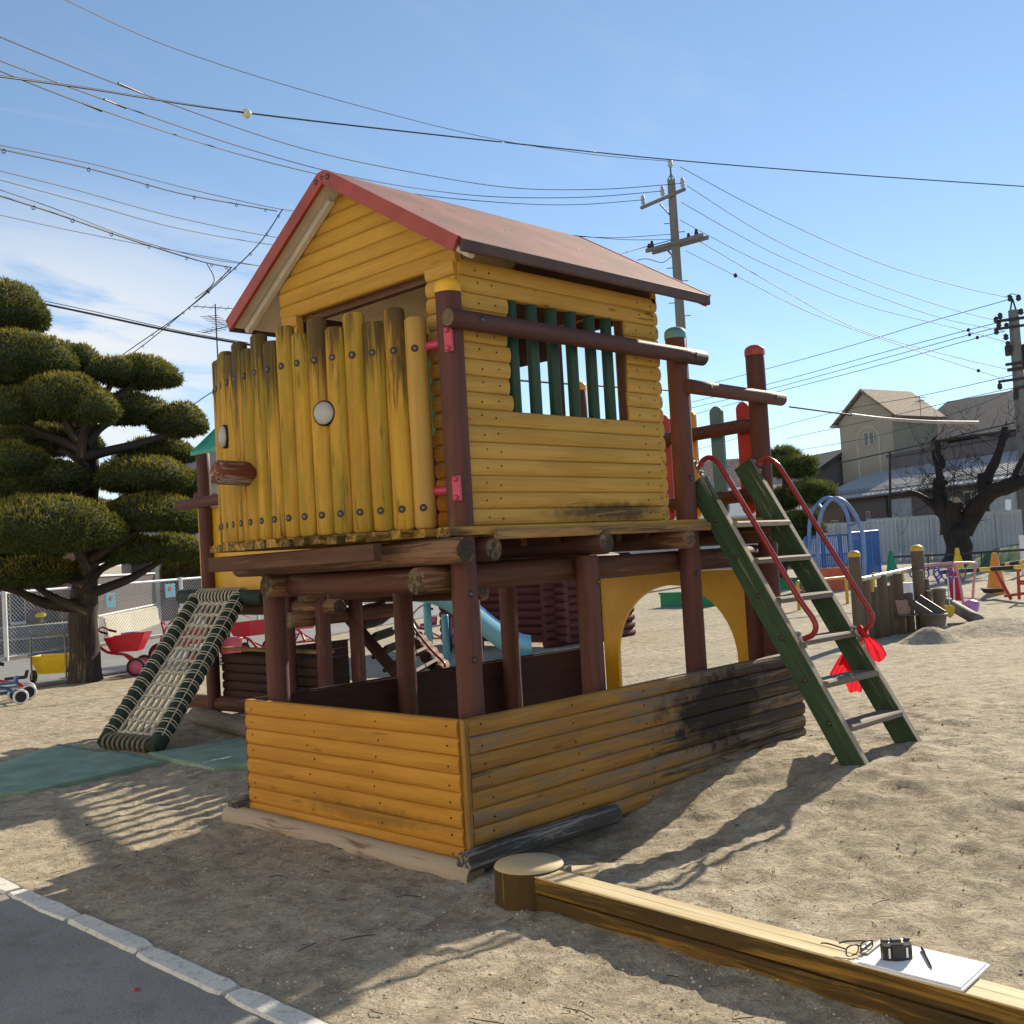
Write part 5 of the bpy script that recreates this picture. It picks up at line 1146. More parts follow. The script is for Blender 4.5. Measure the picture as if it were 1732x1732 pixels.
# ------------------------------------------------------------------ right side: stockade and sand toys
ST = thing('log_stockade', (11.305, 3.271, 0.000), 'row of upright grey logs with two tall yellow capped posts by the sand', 'log fence')
def slog(x, yt, yb, wpx, d, cap=False):
    pass
STK = [(10.146, 3.101, 0, 1.182, 0.079, 1), (10.462, 3.14, 0, 0.851, 0.077, 0), (10.694, 3.122, 0, 0.704, 0.056, 0), (10.923, 3.107, 0, 0.861, 0.069, 0), (11.141, 3.115, 0, 0.7, 0.038, 0), (11.367, 3.103, 0, 0.859, 0.088, 0), (12.042, 3.065, 0, 1.187, 0.091, 1), (11.764, 2.953, 0, 0.88, 0.076, 0), (11.982, 2.954, 0, 0.741, 0.059, 0), (11.812, 2.842, 0, 0.576, 0.043, 0), (11.603, 3.068, 0, 0.564, 0.082, 0)]
for bx, by, bz, tz, r, cap in STK:
    post(bx, by, hgt(bx, by)-.05, tz, 'cap_yellow' if cap else None, r, ST, 'stockade', 1.05)
b = MB(); b.tube([(10.268, 3.082, 0.835), (12.106, 3.167, 0.890)], .035, 10); b.build('hand_bar', 'rail_cream', ST)
b = MB(); b.tube([(10.593, 3.101, 0.646), (10.600, 3.087, 0.881)], .03, 8); b.build('bracket', 'frame_yellow', ST)
PL = thing('side_table', (11.572, 3.135, 0.000), 'small round grey metal plate fixed to the stockade holding the pink bucket', 'shelf')
b = MB(); p = Vector((11.393, 3.046, 0.255)); b.lathe(p, [(.20, 0), (.21, .012), (.20, .02)], 18); b.tube([p, p+Vector((0, 0, -.30))], .04, 8); b.build('plate', 'steel', PL)
b = MB(); b.lathe(p+Vector((-.03, -.02, .022)), [(.088, 0), (.112, .20), (.118, .205), (.106, .205), (.085, .02)], 16); b.build('bucket', 'bucket_pink', label='pale pink bucket standing on the small round plate at the stockade', cat='bucket')
TR = thing('water_trough', (11.816, 2.833, 0.000), 'dark tipped metal water trough leaning from the stockade down to a sand heap', 'trough')
a0, a1 = Vector((11.444, 2.934, 0.444)), Vector((11.204, 2.484, 0.229)); td = (a1-a0).normalized(); ts_ = td.cross(Vector((0, 0, 1))).normalized(); tu = ts_.cross(td)
b = MB(); pr = [(-.12, .10), (-.10, -.02), (.10, -.02), (.12, .10), (.095, .10), (.08, 0), (-.08, 0), (-.095, .10)]
b.rings([[q+ts_*x+tu*z for x, z in pr] for q in (a0, a1)], [[(0, x, z) for x, z in pr]]*2, [0, 0], 0, False); b.build('channel', 'bucket_grey', TR)
b = MB(); b.tube([a0-ts_*.11+tu*.10, a1-ts_*.11+tu*.10], .010, 6); b.tube([a0+ts_*.11+tu*.10, a1+ts_*.11+tu*.10], .010, 6); b.build('rim', 'bucket_grey', TR)
b = MB(); p = Vector((11.104, 2.463, 0.156)); b.lathe(p, [(.12, -.04), (.15, .13), (.165, .13), (.16, .15), (.145, .13), (.11, .0)], 16); b.build('bowl', 'bucket_grey', TR)
b = MB(); p = Vector((12.234, 2.873, 0.212)); b.lathe(p+Vector((0, 0, 0)), [(.065, 0), (.11, .36), (.115, .37), (.10, .37), (.06, .03)], 16); b.build('pail', 'bucket_grey', label='tall dark grey metal pail standing behind the trough', cat='pail')
for (q, r_, h_, lb) in (((10.352, 2.221, 0.000), .55, .22, 'low grey heap of dug sand in front of the trough'), ((11.812, 1.812, 0.000), 1.3, .22, 'broad mound of dug sand at the right edge below the cones')):
    b = MB(); b.rings([[Vector((q[0]+r_*rr*math.cos(a)*(1+.2*math.sin(a*3)), q[1]+r_*rr*math.sin(a), hgt(q[0], q[1])-.03+h_*.5*(1+math.cos(math.pi*rr))*(1+.2*math.sin(a*5+rr*4)*rr))) for a in np.linspace(0, 2*math.pi, 25)[:-1]] for rr in (1, .8, .6, .4, .2, .05)], [[(0, 0, 0)]*24]*6, [0]*6, 0, True, (False, True)); b.build('sand_heap', 'sand', label=lb, cat='sand heap')
b = MB(); p0, p1 = V3((12.099, 2.703, 0.000)), V3((12.509, 2.327, 0.000)); b.board(p0+Vector((0, 0, .05)), p1+Vector((0, 0, .05)), .10, .03, (0, 0, 1)); b.build('plank', 'bare_wood', label='pale plank lying half buried in the sand behind the heap', cat='plank')
b = MB(); b.log((12.812, 3.047, 0.364), (12.056, 2.247, 0.124), .085, 12); b.build('log', 'grey_log', label='grey log lying slanted under the pink tool rack', cat='log')
# tool rack with blue handled shovels
RK = thing('tool_rack', (14.061, 2.935, 0.000), 'pink tube rack hung with blue handled shovels over the sand', 'rack')
rA, rB = Vector((13.624, 3.692, 0.878)), Vector((13.248, 3.039, 0.920)); rC = Vector((13.919, 2.974, 0.886))
b = MB(); zb_ = -.02
for p in (rB, rC): q = Vector((p.x, p.y, 0))
b.tube([rA, rB], .022, 8); b.tube(curve_pts([rB, (13.265, 2.997, 0.826), (13.095, 2.882, 0.487), (12.918, 2.786, 0.122)], 4), .02, 8); b.tube(curve_pts([rA.lerp(rB, .6), rC+Vector((0, 0, .0)), (13.919, 2.973, 0.764), (13.902, 3.019, 0.436), (13.893, 3.040, 0.230)], 4), .02, 8); b.tube([rA, (rA.x, rA.y, 0)], .02, 8)
b.build('frame', 'frame_pink', RK)
FL = thing('red_board', (13.437, 3.105, 0.000), 'bright red slanted panel with white stripe leaning on the tool rack', 'panel')
b = MB(); q4 = [(13.494, 3.230, 0.822), (13.531, 3.139, 0.854), (13.292, 2.928, 0.319), (13.223, 3.099, 0.344)]; b.prism(q4, (.02, .02, 0)); b.build('panel', 'plastic_red', FL)
b = MB(); q4 = [(13.402, 3.191, 0.713), (13.450, 3.072, 0.698), (13.453, 3.065, 0.684), (13.401, 3.192, 0.695)]; b.prism(q4, (.02, .02, 0)); q4 = [(13.433, 3.115, 0.840), (13.438, 3.103, 0.839), (13.199, 3.026, 0.336), (13.193, 3.041, 0.337)]; b.prism(q4, (.02, .02, 0)); b.build('stripe', 'plastic_white', FL)
SHV = thing('shovel', (0, 0, 0), 'shovel with blue D handle hanging in the row on the pink rack', 'shovel', 'blue handled shovels on the rack')
b = MB(); b.tube([(.055*math.cos(a), 0, -.02+.07*math.sin(a)) for a in np.linspace(0, 2*math.pi, 15)], .012, 6); b.tube([(0, 0, -.08), (0, 0, -.16)], .018, 6); b.build('handle', 'plastic_blue', SHV)
b = MB(); b.tube([(0, 0, -.16), (0, 0, -.55)], .010, 6); b.build('shaft', 'plastic_white', SHV)
b = MB(); b.rings([[Vector((w*math.cos(a)*1., .02*math.cos(a)**2-.01, z)) for a in np.linspace(0, math.pi, 7)]+[Vector((w*math.cos(a), .02*math.cos(a)**2-.02, z)) for a in np.linspace(math.pi, 0, 7)] for w, z in ((.05, -.55), (.085, -.60), (.085, -.70), (.05, -.76), (.01, -.79))], [[(0, 0, 0)]*14]*5, [0]*5); b.build('blade', 'plastic_yellow', SHV)
SHL = ['leftmost blue handled shovel, partly behind the tall stockade post', 'blue handled shovel just right of the tall stockade post', 'blue handled shovel hanging third from the left on the pink rack', 'blue handled shovel hanging just left of the yellow spade', 'blue handled shovel behind the third one from the left', 'blue handled shovel with yellow blade beside the red panel', 'rightmost blue handled shovel, hanging right of the red panel']
first = True
spots = [((13.381, 3.747, 0.796), 0), ((13.367, 3.530, 0.781), .3), ((13.251, 3.293, 0.762), 0), ((13.202, 3.151, 0.760), -.2), ((13.429, 3.384, 0.792), .2), ((13.135, 3.050, 0.761), 0), ((13.573, 3.034, 0.756), .2)]
for k, (p, a) in enumerate(spots):
    o = SHV if first else copy_tree(SHV); first = False
    o.location = p; o.rotation_euler = (0, 0, R(-45)+a); o['label'] = SHL[k]
    if k != 5:
        for ch in list(o.children):
            if ch.name.startswith('blade') or (ch.name.startswith('shaft') and k in (0, 1, 6)): bpy.data.objects.remove(ch)
YS = thing('toy_spade', (12.193, 2.711, 0.172), 'bright yellow heart shaped toy spade hanging in front of the slanted log', 'toy spade')
p = Vector((12.195, 2.706, 0.249)); rv = Vector((.70, -.715, 0)); b = MB(); out_ = [(.0, .075), (.03, .095), (.07, .08), (.075, .03), (.045, -.06), (0, -.095), (-.045, -.06), (-.075, .03), (-.07, .08), (-.03, .095)]
b.prism([p+rv*x+Vector((0, 0, z)) for x, z in out_], (.03, .03, 0)); b.build('blade', 'plastic_yellow', YS); b = MB(); b.tube([p+Vector((0, 0, .07)), p+Vector((0, 0, .5))], .010, 6); b.build('shaft', 'plastic_white', YS)
b = MB(); p = Vector((13.511, 2.919, 0.239)); b.lathe(p, [(.10, -.10), (.14, .02), (.12, .05), (.05, .08)], 10, 0, (.2, .1, 1)); b.build('flower_toy', 'plastic_purple', label='lilac plastic toy lying beside the leg of the pink rack', cat='toy')
# cones and barrier bars
def cone(p, h, mat, label):
    t = thing('traffic_cone', p, label, 'cone', 'coloured cones'); c = Vector(p)
    b = MB(); b.lathe(c, [(h*.24, .02), (h*.06, h*.97), (h*.05, h)], 16); b.build('cone', mat, t)
    b = MB(); b.prism([c+Vector((x*h*.29, y*h*.29, 0)) for x, y in ((-1, -1), (1, -1), (1, 1), (-1, 1))], (0, 0, .03)); b.build('foot', mat, t); return t
cone((19.536, 4.728, 0.000), .90, 'plastic_orange', 'large orange cone near the right edge holding black and yellow bars')
cone((25.336, 7.821, 0.132), .80, 'plastic_yellow', 'yellow cone in front of the old cherry trunk'); cone((24.672, 9.353, 0.132), .82, 'plastic_green', 'dark green cone left of the old cherry tree')
BB = thing('barrier_bar', (19.105, 5.090, 0.562), 'black and yellow striped barrier bar running through the orange cone', 'barrier')
for (q0, q1) in (((20.088, 6.123, 0.504), (18.035, 3.340, 0.652)), ((19.136, 4.441, 0.649), (17.975, 3.205, 0.795))):
    a, c = Vector(q0), Vector(q1); n = 9
    for i in range(n):
        b = MB(); b.tube([a.lerp(c, i/n), a.lerp(c, (i+1)/n)], .045, 8); b.build('stripe', 'plastic_yellow' if i % 3 == 1 else 'rubber', BB)
GB = thing('barrier_bar', (25.914, 9.030, 0.745), 'thin dark barrier bar linking the green and yellow cones before the cherry tree', 'barrier')
b = MB(); b.tube([(24.689, 9.318, 0.775), (25.351, 7.786, 0.765), (25.072, 5.631, 0.820)], .035, 6); 
for px in (0,): b.tube([(24.907, 8.836, 0.779), (24.895, 8.864, 0.332)], .02, 5); b.tube([(25.057, 8.493, 0.775), (25.045, 8.522, 0.314)], .02, 5); b.tube([(25.551, 7.273, 0.767), (25.540, 7.300, 0.346)], .02, 5)
b.build('bar', 'trim_dark', GB)
b = MB(); b.tube([(18.594, 4.465, 0.002), (18.442, 4.007, -0.051)], .02, 6); b.tube(curve_pts([(17.778, 4.078, 0.576), (17.630, 3.901, 0.321), (17.480, 3.726, 0.071)], 4), .035, 6); b.tube([(17.155, 3.444, 0.644), (17.149, 3.462, 0.080)], .03, 6); b.tube([(17.447, 3.817, 0.130), (16.981, 3.026, 0.235)], .03, 6); b.tube([(17.150, 3.460, 0.395), (17.014, 2.925, 0.391)], .05, 6)
b.build('red_seesaw_frame', 'tri_red', label='red tube frame of a play piece standing at the right edge before the orange cone', cat='play frame')
b = MB(); p = Vector((17.949, 4.191, 0.193)); b.prism([p+rv*x+Vector((0, 0, z)) for x, z in ((-.15, .06), (.18, .03), (.18, -.02), (-.08, -.04))], (.2, .2, 0)); b.build('black_seat', 'rubber', label='black and white moulded seat in front of the orange cone', cat='seat')
# turf mound
q = Vector((29.526, 8.056, 0.180)); b = MB(); mt = lambda a: Vector((math.cos(a), math.sin(a), 0))
dirr = rv; bk = Vector((.715, .70, 0))
prof = [(-1.35, 0.0), (-1.0, .22), (-.6, .50), (-.2, .70), (.3, .80), (1.2, .84), (4, .84)]
b.rings([[q+dirr*x+bk*y+Vector((0, 0, max(0, h*(1-(y/2.2)**2))-.1)) for y in np.linspace(-2.2, 2.2, 13)]+[q+dirr*x+bk*2.2+Vector((0, 0, -.3)), q+dirr*x-bk*2.2+Vector((0, 0, -.3))] for x, h in prof], [[(x*1., i*.3, 0) for i in range(15)] for x, h in prof], [0]*7, 0, True); b.build('turf_mound', 'turf_mound', label='green turf covered mound behind the cones at the right edge', cat='mound')
b = MB(); p = V3((25.882, 6.360, 0.870)); b.board(p+Vector((0, 0, -.75)), p+Vector((0, 0, .30)), .12, .06, (-.7, -.7, 0)); b.build('white_post', 'white_metal', label='white post in front of the turf mound at the right edge', cat='post')
# planter boxes and yellow low rails
def planter(p0, p1, h, mat, label):
    t = thing('planter_box', p0, label, 'planter'); a, c = V3(p0), V3(p1); a.z = c.z = hgt(a.x, a.y, False); n = Vector((-(c-a).y, (c-a).x, 0)).normalized(); n = n if n.dot(bk) > 0 else -n; Z = Vector((0, 0, h))
    b = MB(); b.prism([a, c, c+n*.5, a+n*.5], Z*.9); b.build('box', mat, t)
    b = MB(); b.board(a-n*.03+Z*.93, c-n*.03+Z*.93, h*.14, .05, -n); b.build('rim', mat, t)
planter((16.335, 10.992, 0.000), (16.576, 9.660, 0.000), .33, 'planter_green', 'long green planter box seen through the yellow arch'); planter((21.799, 11.168, 0.000), (21.875, 10.517, 0.000), .30, 'planter_green', 'short green planter box behind the ladder')
planter((21.102, 10.117, 0.000), (21.247, 8.843, 0.000), .55, 'planter_orange', 'long orange planter box behind the ladder')
for q0, q1, zt, lb in (((15.608, 7.089, 0.000), (17.138, 6.844, 0.000), .58, 'low yellow tube rail before the orange planter'), ((18.157, 6.754, 0.048), (17.500, 5.803, 0.036), .55, 'low yellow tube rail behind the stockade hand bar')):
    a, c = V3(q0), V3(q1); Z = Vector((0, 0, zt)); b = MB(); b.tube([a, a+Z], .035, 8); b.tube([c, c+Z], .035, 8); b.tube([a+Z, c+Z], .03, 8); b.build('low_rail', 'frame_yellow', label=lb, cat='rail')
b = MB(); p = V3((15.703, 4.922, 0.012)); b.box(p+Vector((0, 0, .25)), (.35, .3, .5)); b.build('white_box', 'plastic_white', label='white plastic box standing behind the stockade logs', cat='box')
# blue steel gate-like fence and climbing arch
BF = thing('blue_fence', (24.126, 10.466, 0.132), 'blue steel bar fence enclosure in front of the silver boundary fence', 'fence')
def barfence(p0, p1, h, n, mat, parent, r=.016, mid=None):
    a, c = V3(p0), V3(p1)
    for z in (h, .12)+((mid,) if mid else ()):
        b = MB(); b.tube([a+Vector((0, 0, z)), c+Vector((0, 0, z))], .03, 6); b.build('rail', mat, parent)
    for i in range(n):
        p = a.lerp(c, i/(n-1)); b = MB(); b.tube([p, p+Vector((0, 0, h))], .045 if i in (0, n-1) or i % 9 == 0 else r, 6); b.build('bar', mat, parent)
barfence((23.664, 11.329, 0.132), (24.210, 10.303, 0.132), 1.32, 24, 'blue_steel', BF, mid=.8); barfence((24.210, 10.303, 0.132), (26.346, 10.491, 0.156), 1.36, 26, 'blue_steel', BF)
b = MB(); a, c = V3((25.339, 10.729, 0.146)), V3((26.259, 10.673, 0.156)); b.board(a+Vector((0, 0, .6)), c+Vector((0, 0, .6)), 1.1, .03, -bk); b.build('blue_sheet', 'blue_steel', BF)
b = MB(); a, c = V3((25.428, 12.271, 0.156)), V3((26.986, 11.459, 0.168)); b.board(a+Vector((0, 0, 1.0)), c+Vector((0, 0, 1.0)), .55, .03, -bk); b.build('white_sheet', 'white_metal', BF)
AR = thing('climbing_arch', (23.099, 10.273, 0.120), 'pale blue tube climbing arch rising above the blue fence', 'climbing frame')
for dx, dd in ((0, 29.6), (16, 31.0)):
    pass
for pts in ([(22.473, 10.382, 0.239), (22.515, 10.304, 1.565), (22.591, 10.164, 2.150), (22.725, 9.908, 2.427), (22.871, 9.626, 2.265), (22.989, 9.391, 1.780), (23.030, 9.308, 1.186), (23.007, 9.355, 0.184)], [(23.668, 11.322, 0.190), (23.738, 11.194, 1.913), (23.859, 10.972, 2.358), (23.997, 10.713, 2.502), (24.150, 10.420, 2.266), (24.217, 10.288, 1.683), (24.198, 10.325, 0.135)]):
    b = MB(); b.tube(curve_pts(pts, 5), .055, 8); b.build('hoop', 'arch_blue', AR)
for f_ in (0, 1, 2):
    pr = (((22.725, 9.908, 2.427), (23.997, 10.713, 2.502)), ((22.591, 10.164, 2.150), (23.859, 10.972, 2.358)), ((22.989, 9.391, 1.780), (24.217, 10.288, 1.683)))[f_]; b = MB(); b.tube(list(pr), .04, 6); b.build('rung', 'arch_blue', AR)
# silver boundary fence of tall panels
BFN = thing('boundary_fence', (38.746, 14.630, 0.312), 'long silver grey panel fence along the far side of the playground', 'fence')
fa, fb = Vector((33.132, 25.795, 1.382)), Vector((39.583, 9.495, 1.519)); npan = 15
for i in range(npan):
    a, c = fa.lerp(fb, i/npan), fa.lerp(fb, (i+.985)/npan); g0 = hgt(a.x, a.y, False); u = (c-a); u.z = 0
    b = MB(); nr_ = 14; Zt = 1.62 if i < 9 else 1.70
    for k in range(nr_):
        p = a.lerp(c, (k+.5)/nr_); b.board((p.x, p.y, g0+.0), (p.x, p.y, g0+Zt), u.length/nr_*.97, .03+.01*(k % 2), -bk, bev=.008)
    b.build('panel', 'fence_silver', BFN)
    b = MB(); b.tube([(a.x-.1, a.y-.1, g0), (a.x-.1, a.y-.1, g0+Zt+.03)], .045, 8); b.tube([(a.x-.1, a.y-.1, g0+Zt), (c.x-.1, c.y-.1, g0+Zt)], .03, 6); b.build('post', 'fence_silver', BFN)
# pine behind the ladder
PN = thing('pine_tree', (25.069, 12.902, 0.156), 'small layered pine tree behind the ladder handrail', 'tree')
b = MB(); b.tube(curve_pts([(25.028, 12.972, 0.148), (25.086, 12.872, 1.112), (25.061, 12.915, 2.176), (25.176, 12.717, 3.046), (25.134, 12.790, 3.850)], 4), [.16-.006*i for i in range(17)], 8, wob=.2); b.build('trunk', 'bark', PN)
for i, (c, w, h_) in enumerate((((25.278, 12.539, 3.562), .78, .30), ((25.525, 12.913, 3.926), .5, .22), ((25.566, 12.434, 3.467), .5, .22), ((25.183, 11.888, 2.747), .72, .26), ((25.632, 12.726, 2.727), .65, .26), ((25.480, 11.758, 2.580), .42, .17), ((25.505, 13.147, 2.545), .6, .3), ((25.342, 12.425, 1.927), .68, .25), ((25.144, 12.773, 1.546), .62, .26), ((25.338, 12.020, 1.622), .40, .18), ((25.423, 13.089, 0.841), .6, .3))):
    pad(PN, c, w, w*.85, h_*1.0, h_*.7, i*2.9+50, 1.0, 'pine_needles', .20, .018, upb=.5, amp=.5, ck=.72)
# old pollarded cherry
CH = thing('cherry_tree', (34.625, 11.525, 0.252), 'old bare dark cherry tree with thick pruned trunk and fine twigs at the right', 'tree')
def dpt(*a): return a
b = MB()
b.tube(curve_pts([(34.637, 11.496, 0.126), (34.637, 11.496, 0.690), (34.639, 11.491, 1.317), (34.631, 11.511, 1.569)], 4), [.70, .56, .50, .47, .45, .44, .44, .46, .48, .46, .42, .36, .3], 16, wob=.35)
b.tube(curve_pts([(34.581, 11.635, 1.326), (34.536, 11.745, 1.858), (34.462, 11.927, 2.398), (34.446, 11.965, 2.928), (34.484, 11.873, 3.236)], 4), [.38, .36, .35, .34, .33, .32, .34, .32, .30, .28, .26, .24, .22, .2, .25, .25, .2], 12, wob=.4)
b.tube(curve_pts([(34.684, 11.378, 1.414), (34.791, 11.106, 1.750), (34.554, 10.607, 2.298), (34.305, 10.130, 2.629), (34.081, 9.572, 2.743), (33.872, 8.955, 2.886), (33.725, 8.123, 2.985)], 4), [.37-.0075*k for k in range(25)], 12, wob=.35)
b.tube(curve_pts([(34.635, 11.501, 1.736), (34.416, 11.509, 2.116), (34.254, 11.377, 2.461)], 3), [.32, .34, .34, .32, .30, .28, .22], 10, wob=.5)
b.tube([(34.532, 10.381, 2.527), (34.434, 10.357, 2.893), (34.437, 10.348, 3.302)], [.25, .24, .23], 10, wob=.3)
b.tube(curve_pts([(34.355, 10.281, 2.988), (34.431, 10.075, 3.480), (34.424, 9.800, 3.960), (34.481, 9.640, 4.552), (34.505, 9.571, 4.808)], 4), [.26, .22, .20, .19, .18, .17, .16, .15, .14, .13, .13, .12, .12, .11, .11, .10, .09], 8, wob=.3)
b.tube(curve_pts([(34.483, 11.876, 3.194), (34.462, 11.925, 3.557), (34.512, 11.804, 3.757), (34.479, 11.885, 4.187), (34.475, 11.895, 4.611)], 4), [.15-.004*k for k in range(17)], 8, wob=.3)
b.tube(curve_pts([(34.449, 11.957, 3.624), (34.413, 12.043, 3.991), (34.406, 12.062, 4.268)], 3), [.10-.008*k for k in range(7)], 6)
b.tube(curve_pts([(34.453, 11.947, 2.083), (34.113, 12.242, 2.466), (33.797, 12.470, 2.737), (33.574, 12.726, 2.884)], 4), [.16-.009*k for k in range(13)], 7, wob=.3)
b.tube(curve_pts([(33.872, 9.261, 2.834), (33.835, 9.064, 3.271), (33.806, 8.839, 3.642), (33.763, 8.652, 3.954)], 4), [.12-.006*k for k in range(13)], 7)
b.build('trunk', 'cherry_bark', CH)
b = MB()
srcs = [Vector(q) for q in ((34.448, 11.959, 3.033), (34.489, 11.860, 3.446), (34.461, 11.928, 4.086), (34.423, 11.493, 2.365), (34.457, 11.406, 2.046), (34.341, 11.694, 2.590), (34.431, 10.364, 3.058), (34.424, 9.800, 3.960), (34.480, 9.644, 4.491), (34.082, 9.569, 2.783), (33.856, 9.002, 2.930), (34.297, 10.151, 2.570), (33.795, 12.472, 2.695), (34.150, 12.155, 2.417), (33.762, 8.655, 3.915), (34.407, 10.712, 2.307))]
rv3 = Vector((.70, -.715, 0))
def twig(p, d, ln, r, lvl):
    k = 4; pts = [p]; dd = d.copy()
    for i in range(k):
        dd = (dd+Vector((random.gauss(0, .16), random.gauss(0, .16), random.gauss(.05, .14)))).normalized(); pts.append(pts[-1]+dd*ln/k)
    b.tube(pts, [r*(1-.2*i) for i in range(k+1)], 4, caps=False, sm=False)
    if lvl:
        for i in range(random.randint(3, 4)):
            q = pts[random.randint(1, k)]; nd = (dd+rv3*random.gauss(0, .7)+Vector((0, 0, random.gauss(.2, .45)))+bk*random.gauss(0, .4)).normalized(); twig(q, nd, ln*.62, r*.62, lvl-1)
for s_ in srcs:
    for _ in range(5):
        d = (rv3*random.gauss(0, .8)+Vector((0, 0, random.gauss(.55, .5)))+bk*random.gauss(0, .4)).normalized(); twig(s_, d, random.uniform(.6, 1.5), .015, 2)
b.build('twigs', 'cherry_bark', CH, kind='stuff')
# ------------------------------------------------------------------ buildings beyond the boundary
def dirv(deg): return Vector((math.cos(R(deg)), math.sin(R(deg)), 0))
Zv = Vector((0, 0, 1))
def win(parent, p, u, n, w, h, frame='white_metal', pane='glass', fr=.06, panes=1, nm='window'):
    """framed window on a wall: p middle of its lower edge, u along the wall, n outward"""
    b = MB(); b.board(p-u*w/2+Zv*h/2+n*.0, p+u*w/2+Zv*h/2+n*.0, h, .07, n); f_ = b.build(nm, frame, parent)
    for k in range(panes):
        c = p-u*w/2+u*w*(k+.5)/panes; b = MB(); hw = w/panes/2-fr; b.board(c-u*hw+Zv*h/2+n*.072, c+u*hw+Zv*h/2+n*.072, h-2*fr, .012, n); b.build('pane', pane, f_)
# near long building with metal roof
o = Vector((53.570, 20.660, 0.000)); u = dirv(57.8); n = Vector((u.y, -u.x, 0)); n = n if n.dot(bk) < 0 else -n
H1 = thing('long_building', tuple(o), 'long taupe building with pale grey metal roof beyond the silver fence', 'building')
def P1(a, d, z): return o+u*a-n*d+Zv*z
b = MB(); b.prism([P1(-14, 0, -.5), P1(14, 0, -.5), P1(14, 0, 3.95), P1(-14, 0, 3.95)], -n*5.2); b.prism([P1(-14, .02, 3.9), P1(-14, 5.15, 3.9), P1(-14, 5.15, 5.4)], u*27); b.build('wall', 'house_taupe', H1)
b = MB(); b.prism([P1(-14.5, -.5, 3.72), P1(-14.5, 5.4, 5.55), P1(-14.5, 5.4, 5.40), P1(-14.5, -.5, 3.58)], u*27.5); b.build('roof', 'roof_grey', H1)
rf = H1.children[-1]
for i in range(55):
    a = -14.4+.5*i; b = MB(); b.board(P1(a, -.48, 3.735), P1(a, 5.38, 5.555), .05, .035, (0, 0, 1)); b.build('roof_seam', 'roof_grey', rf)
b = MB(); b.tube([P1(-14.5, -.52, 3.56), P1(13, -.52, 3.56)], .08, 8); b.build('gutter', 'trim_dark', H1)
b = MB(); b.prism([P1(-14, 5.2, 5.0), P1(11, 5.2, 5.0), P1(11, 5.2, 6.35), P1(-14, 5.2, 6.35)], -n*3); b.build('upper_wall', 'house_taupe', H1)
b = MB(); b.prism([P1(-14.3, 5.05, 6.3), P1(11.2, 5.05, 6.3), P1(11.2, 5.05, 6.5), P1(-14.3, 5.05, 6.5)], -n*3.4); b.build('cornice', 'trim_dark', H1)
for a, w, h_, z, pn in ((2.2, 1.9, 1.35, 1.95, 2), (5.6, .42, .62, 2.15, 1), (-6.2, 1.9, 1.3, 2.1, 3), (-3.9, 1.2, 1.2, 2.1, 2), (9.4, .9, 2.0, .4, 1), (-10, 1.6, 1.3, 2.1, 2)): win(H1, P1(a, 0, z), u, n, w, h_, 'house_pale', 'curtain' if a in (2.2, -6.2) else 'glass', .07, pn)
for a in (8.2, 3.6, -1.2, -5.0, -8.3):
    b = MB(); b.tube([P1(a, -.06, .2), P1(a, -.06, 3.6)], .05, 6); b.build('downpipe', 'trim_dark', H1)
# left wing with gabled dark roof
H2 = thing('gabled_wing', (67.855, 36.792, 0.000), 'dark roofed wing with low gable left of the long building', 'building')
o2 = Vector((66.779, 38.627, 0.000)); u2 = dirv(57.8); n2 = n
def P2(a, d, z): return o2+u2*a-n2*d+Zv*z
b = MB(); b.prism([P2(-5, 0, -.5), P2(-5, 0, 4.9), P2(-5, 4, 7.2), P2(-5, 8, 4.9), P2(-5, 8, -.5)], u2*21); b.build('wall', 'house_taupe', H2)
b = MB(); b.prism([P2(-5.5, -.5, 4.75), P2(-5.5, 4, 7.3), P2(-5.5, 8.5, 4.75), P2(-5.5, 8.5, 4.95), P2(-5.5, 4, 7.55), P2(-5.5, -.5, 5.0)], u2*22); b.build('roof', 'roof_slate', H2)
for a in (-1, 4, 9): win(H2, P2(a, 0, 1.8), u2, n2, 1.5, 1.3, 'house_pale', 'glass', .07, 2)
# big beige building with tower
u3 = dirv(78); n3 = Vector((u3.y, -u3.x, 0)); n3 = n3 if n3.dot(bk) < 0 else -n3
o3 = Vector((70.238, 27.460, 0.000))
H3 = thing('beige_block', tuple(Vector((o3.x, o3.y, 0))), 'large beige building with balconies under a dark slate roof at the right', 'building')
def P3(a, d, z): return Vector((o3.x, o3.y, 0))+u3*a-n3*d+Zv*z
b = MB(); b.prism([P3(-16, 1.4, 0), P3(5.2, 1.4, 0), P3(5.2, 1.4, 7.9), P3(-16, 1.4, 7.9)], -n3*10); b.build('wall', 'house_beige', H3)
b = MB(); b.prism([P3(-16, -.2, 7.62), P3(-16, 6.5, 11.0), P3(-16, 13, 7.7), P3(-16, 13, 7.5), P3(-16, -.2, 7.45)], u3*18.5); b.build('roof', 'roof_slate', H3)
b = MB(); b.prism([P3(2.5, -.2, 7.62), P3(2.5, 3.5, 9.5), P3(2.5, 7, 7.6)], u3*2.8); b.build('hip_roof', 'roof_slate', H3)
b = MB(); b.prism([P3(-16, -.05, 5.3), P3(5, -.05, 5.3), P3(5, -.05, 6.15), P3(-16, -.05, 6.15)], -n3*.15); b.build('balcony_wall', 'house_taupe', H3)
for a in (4.6, 1.9, -1.3, -4.3, -7.5, -10.5):
    b = MB(); b.box(P3(a, .2, 6.8), (.35, .35, 1.5), R(78)); b.build('balcony_post', 'house_beige', H3)
for a, w in ((3.2, 1.4), (.3, 1.3), (-2.9, 1.4), (-5.8, 1.4), (-9, 1.4)): win(H3, P3(a, 1.4, 5.6), u3, n3, w, 1.25, 'trim_dark', 'glass', .06, 2)
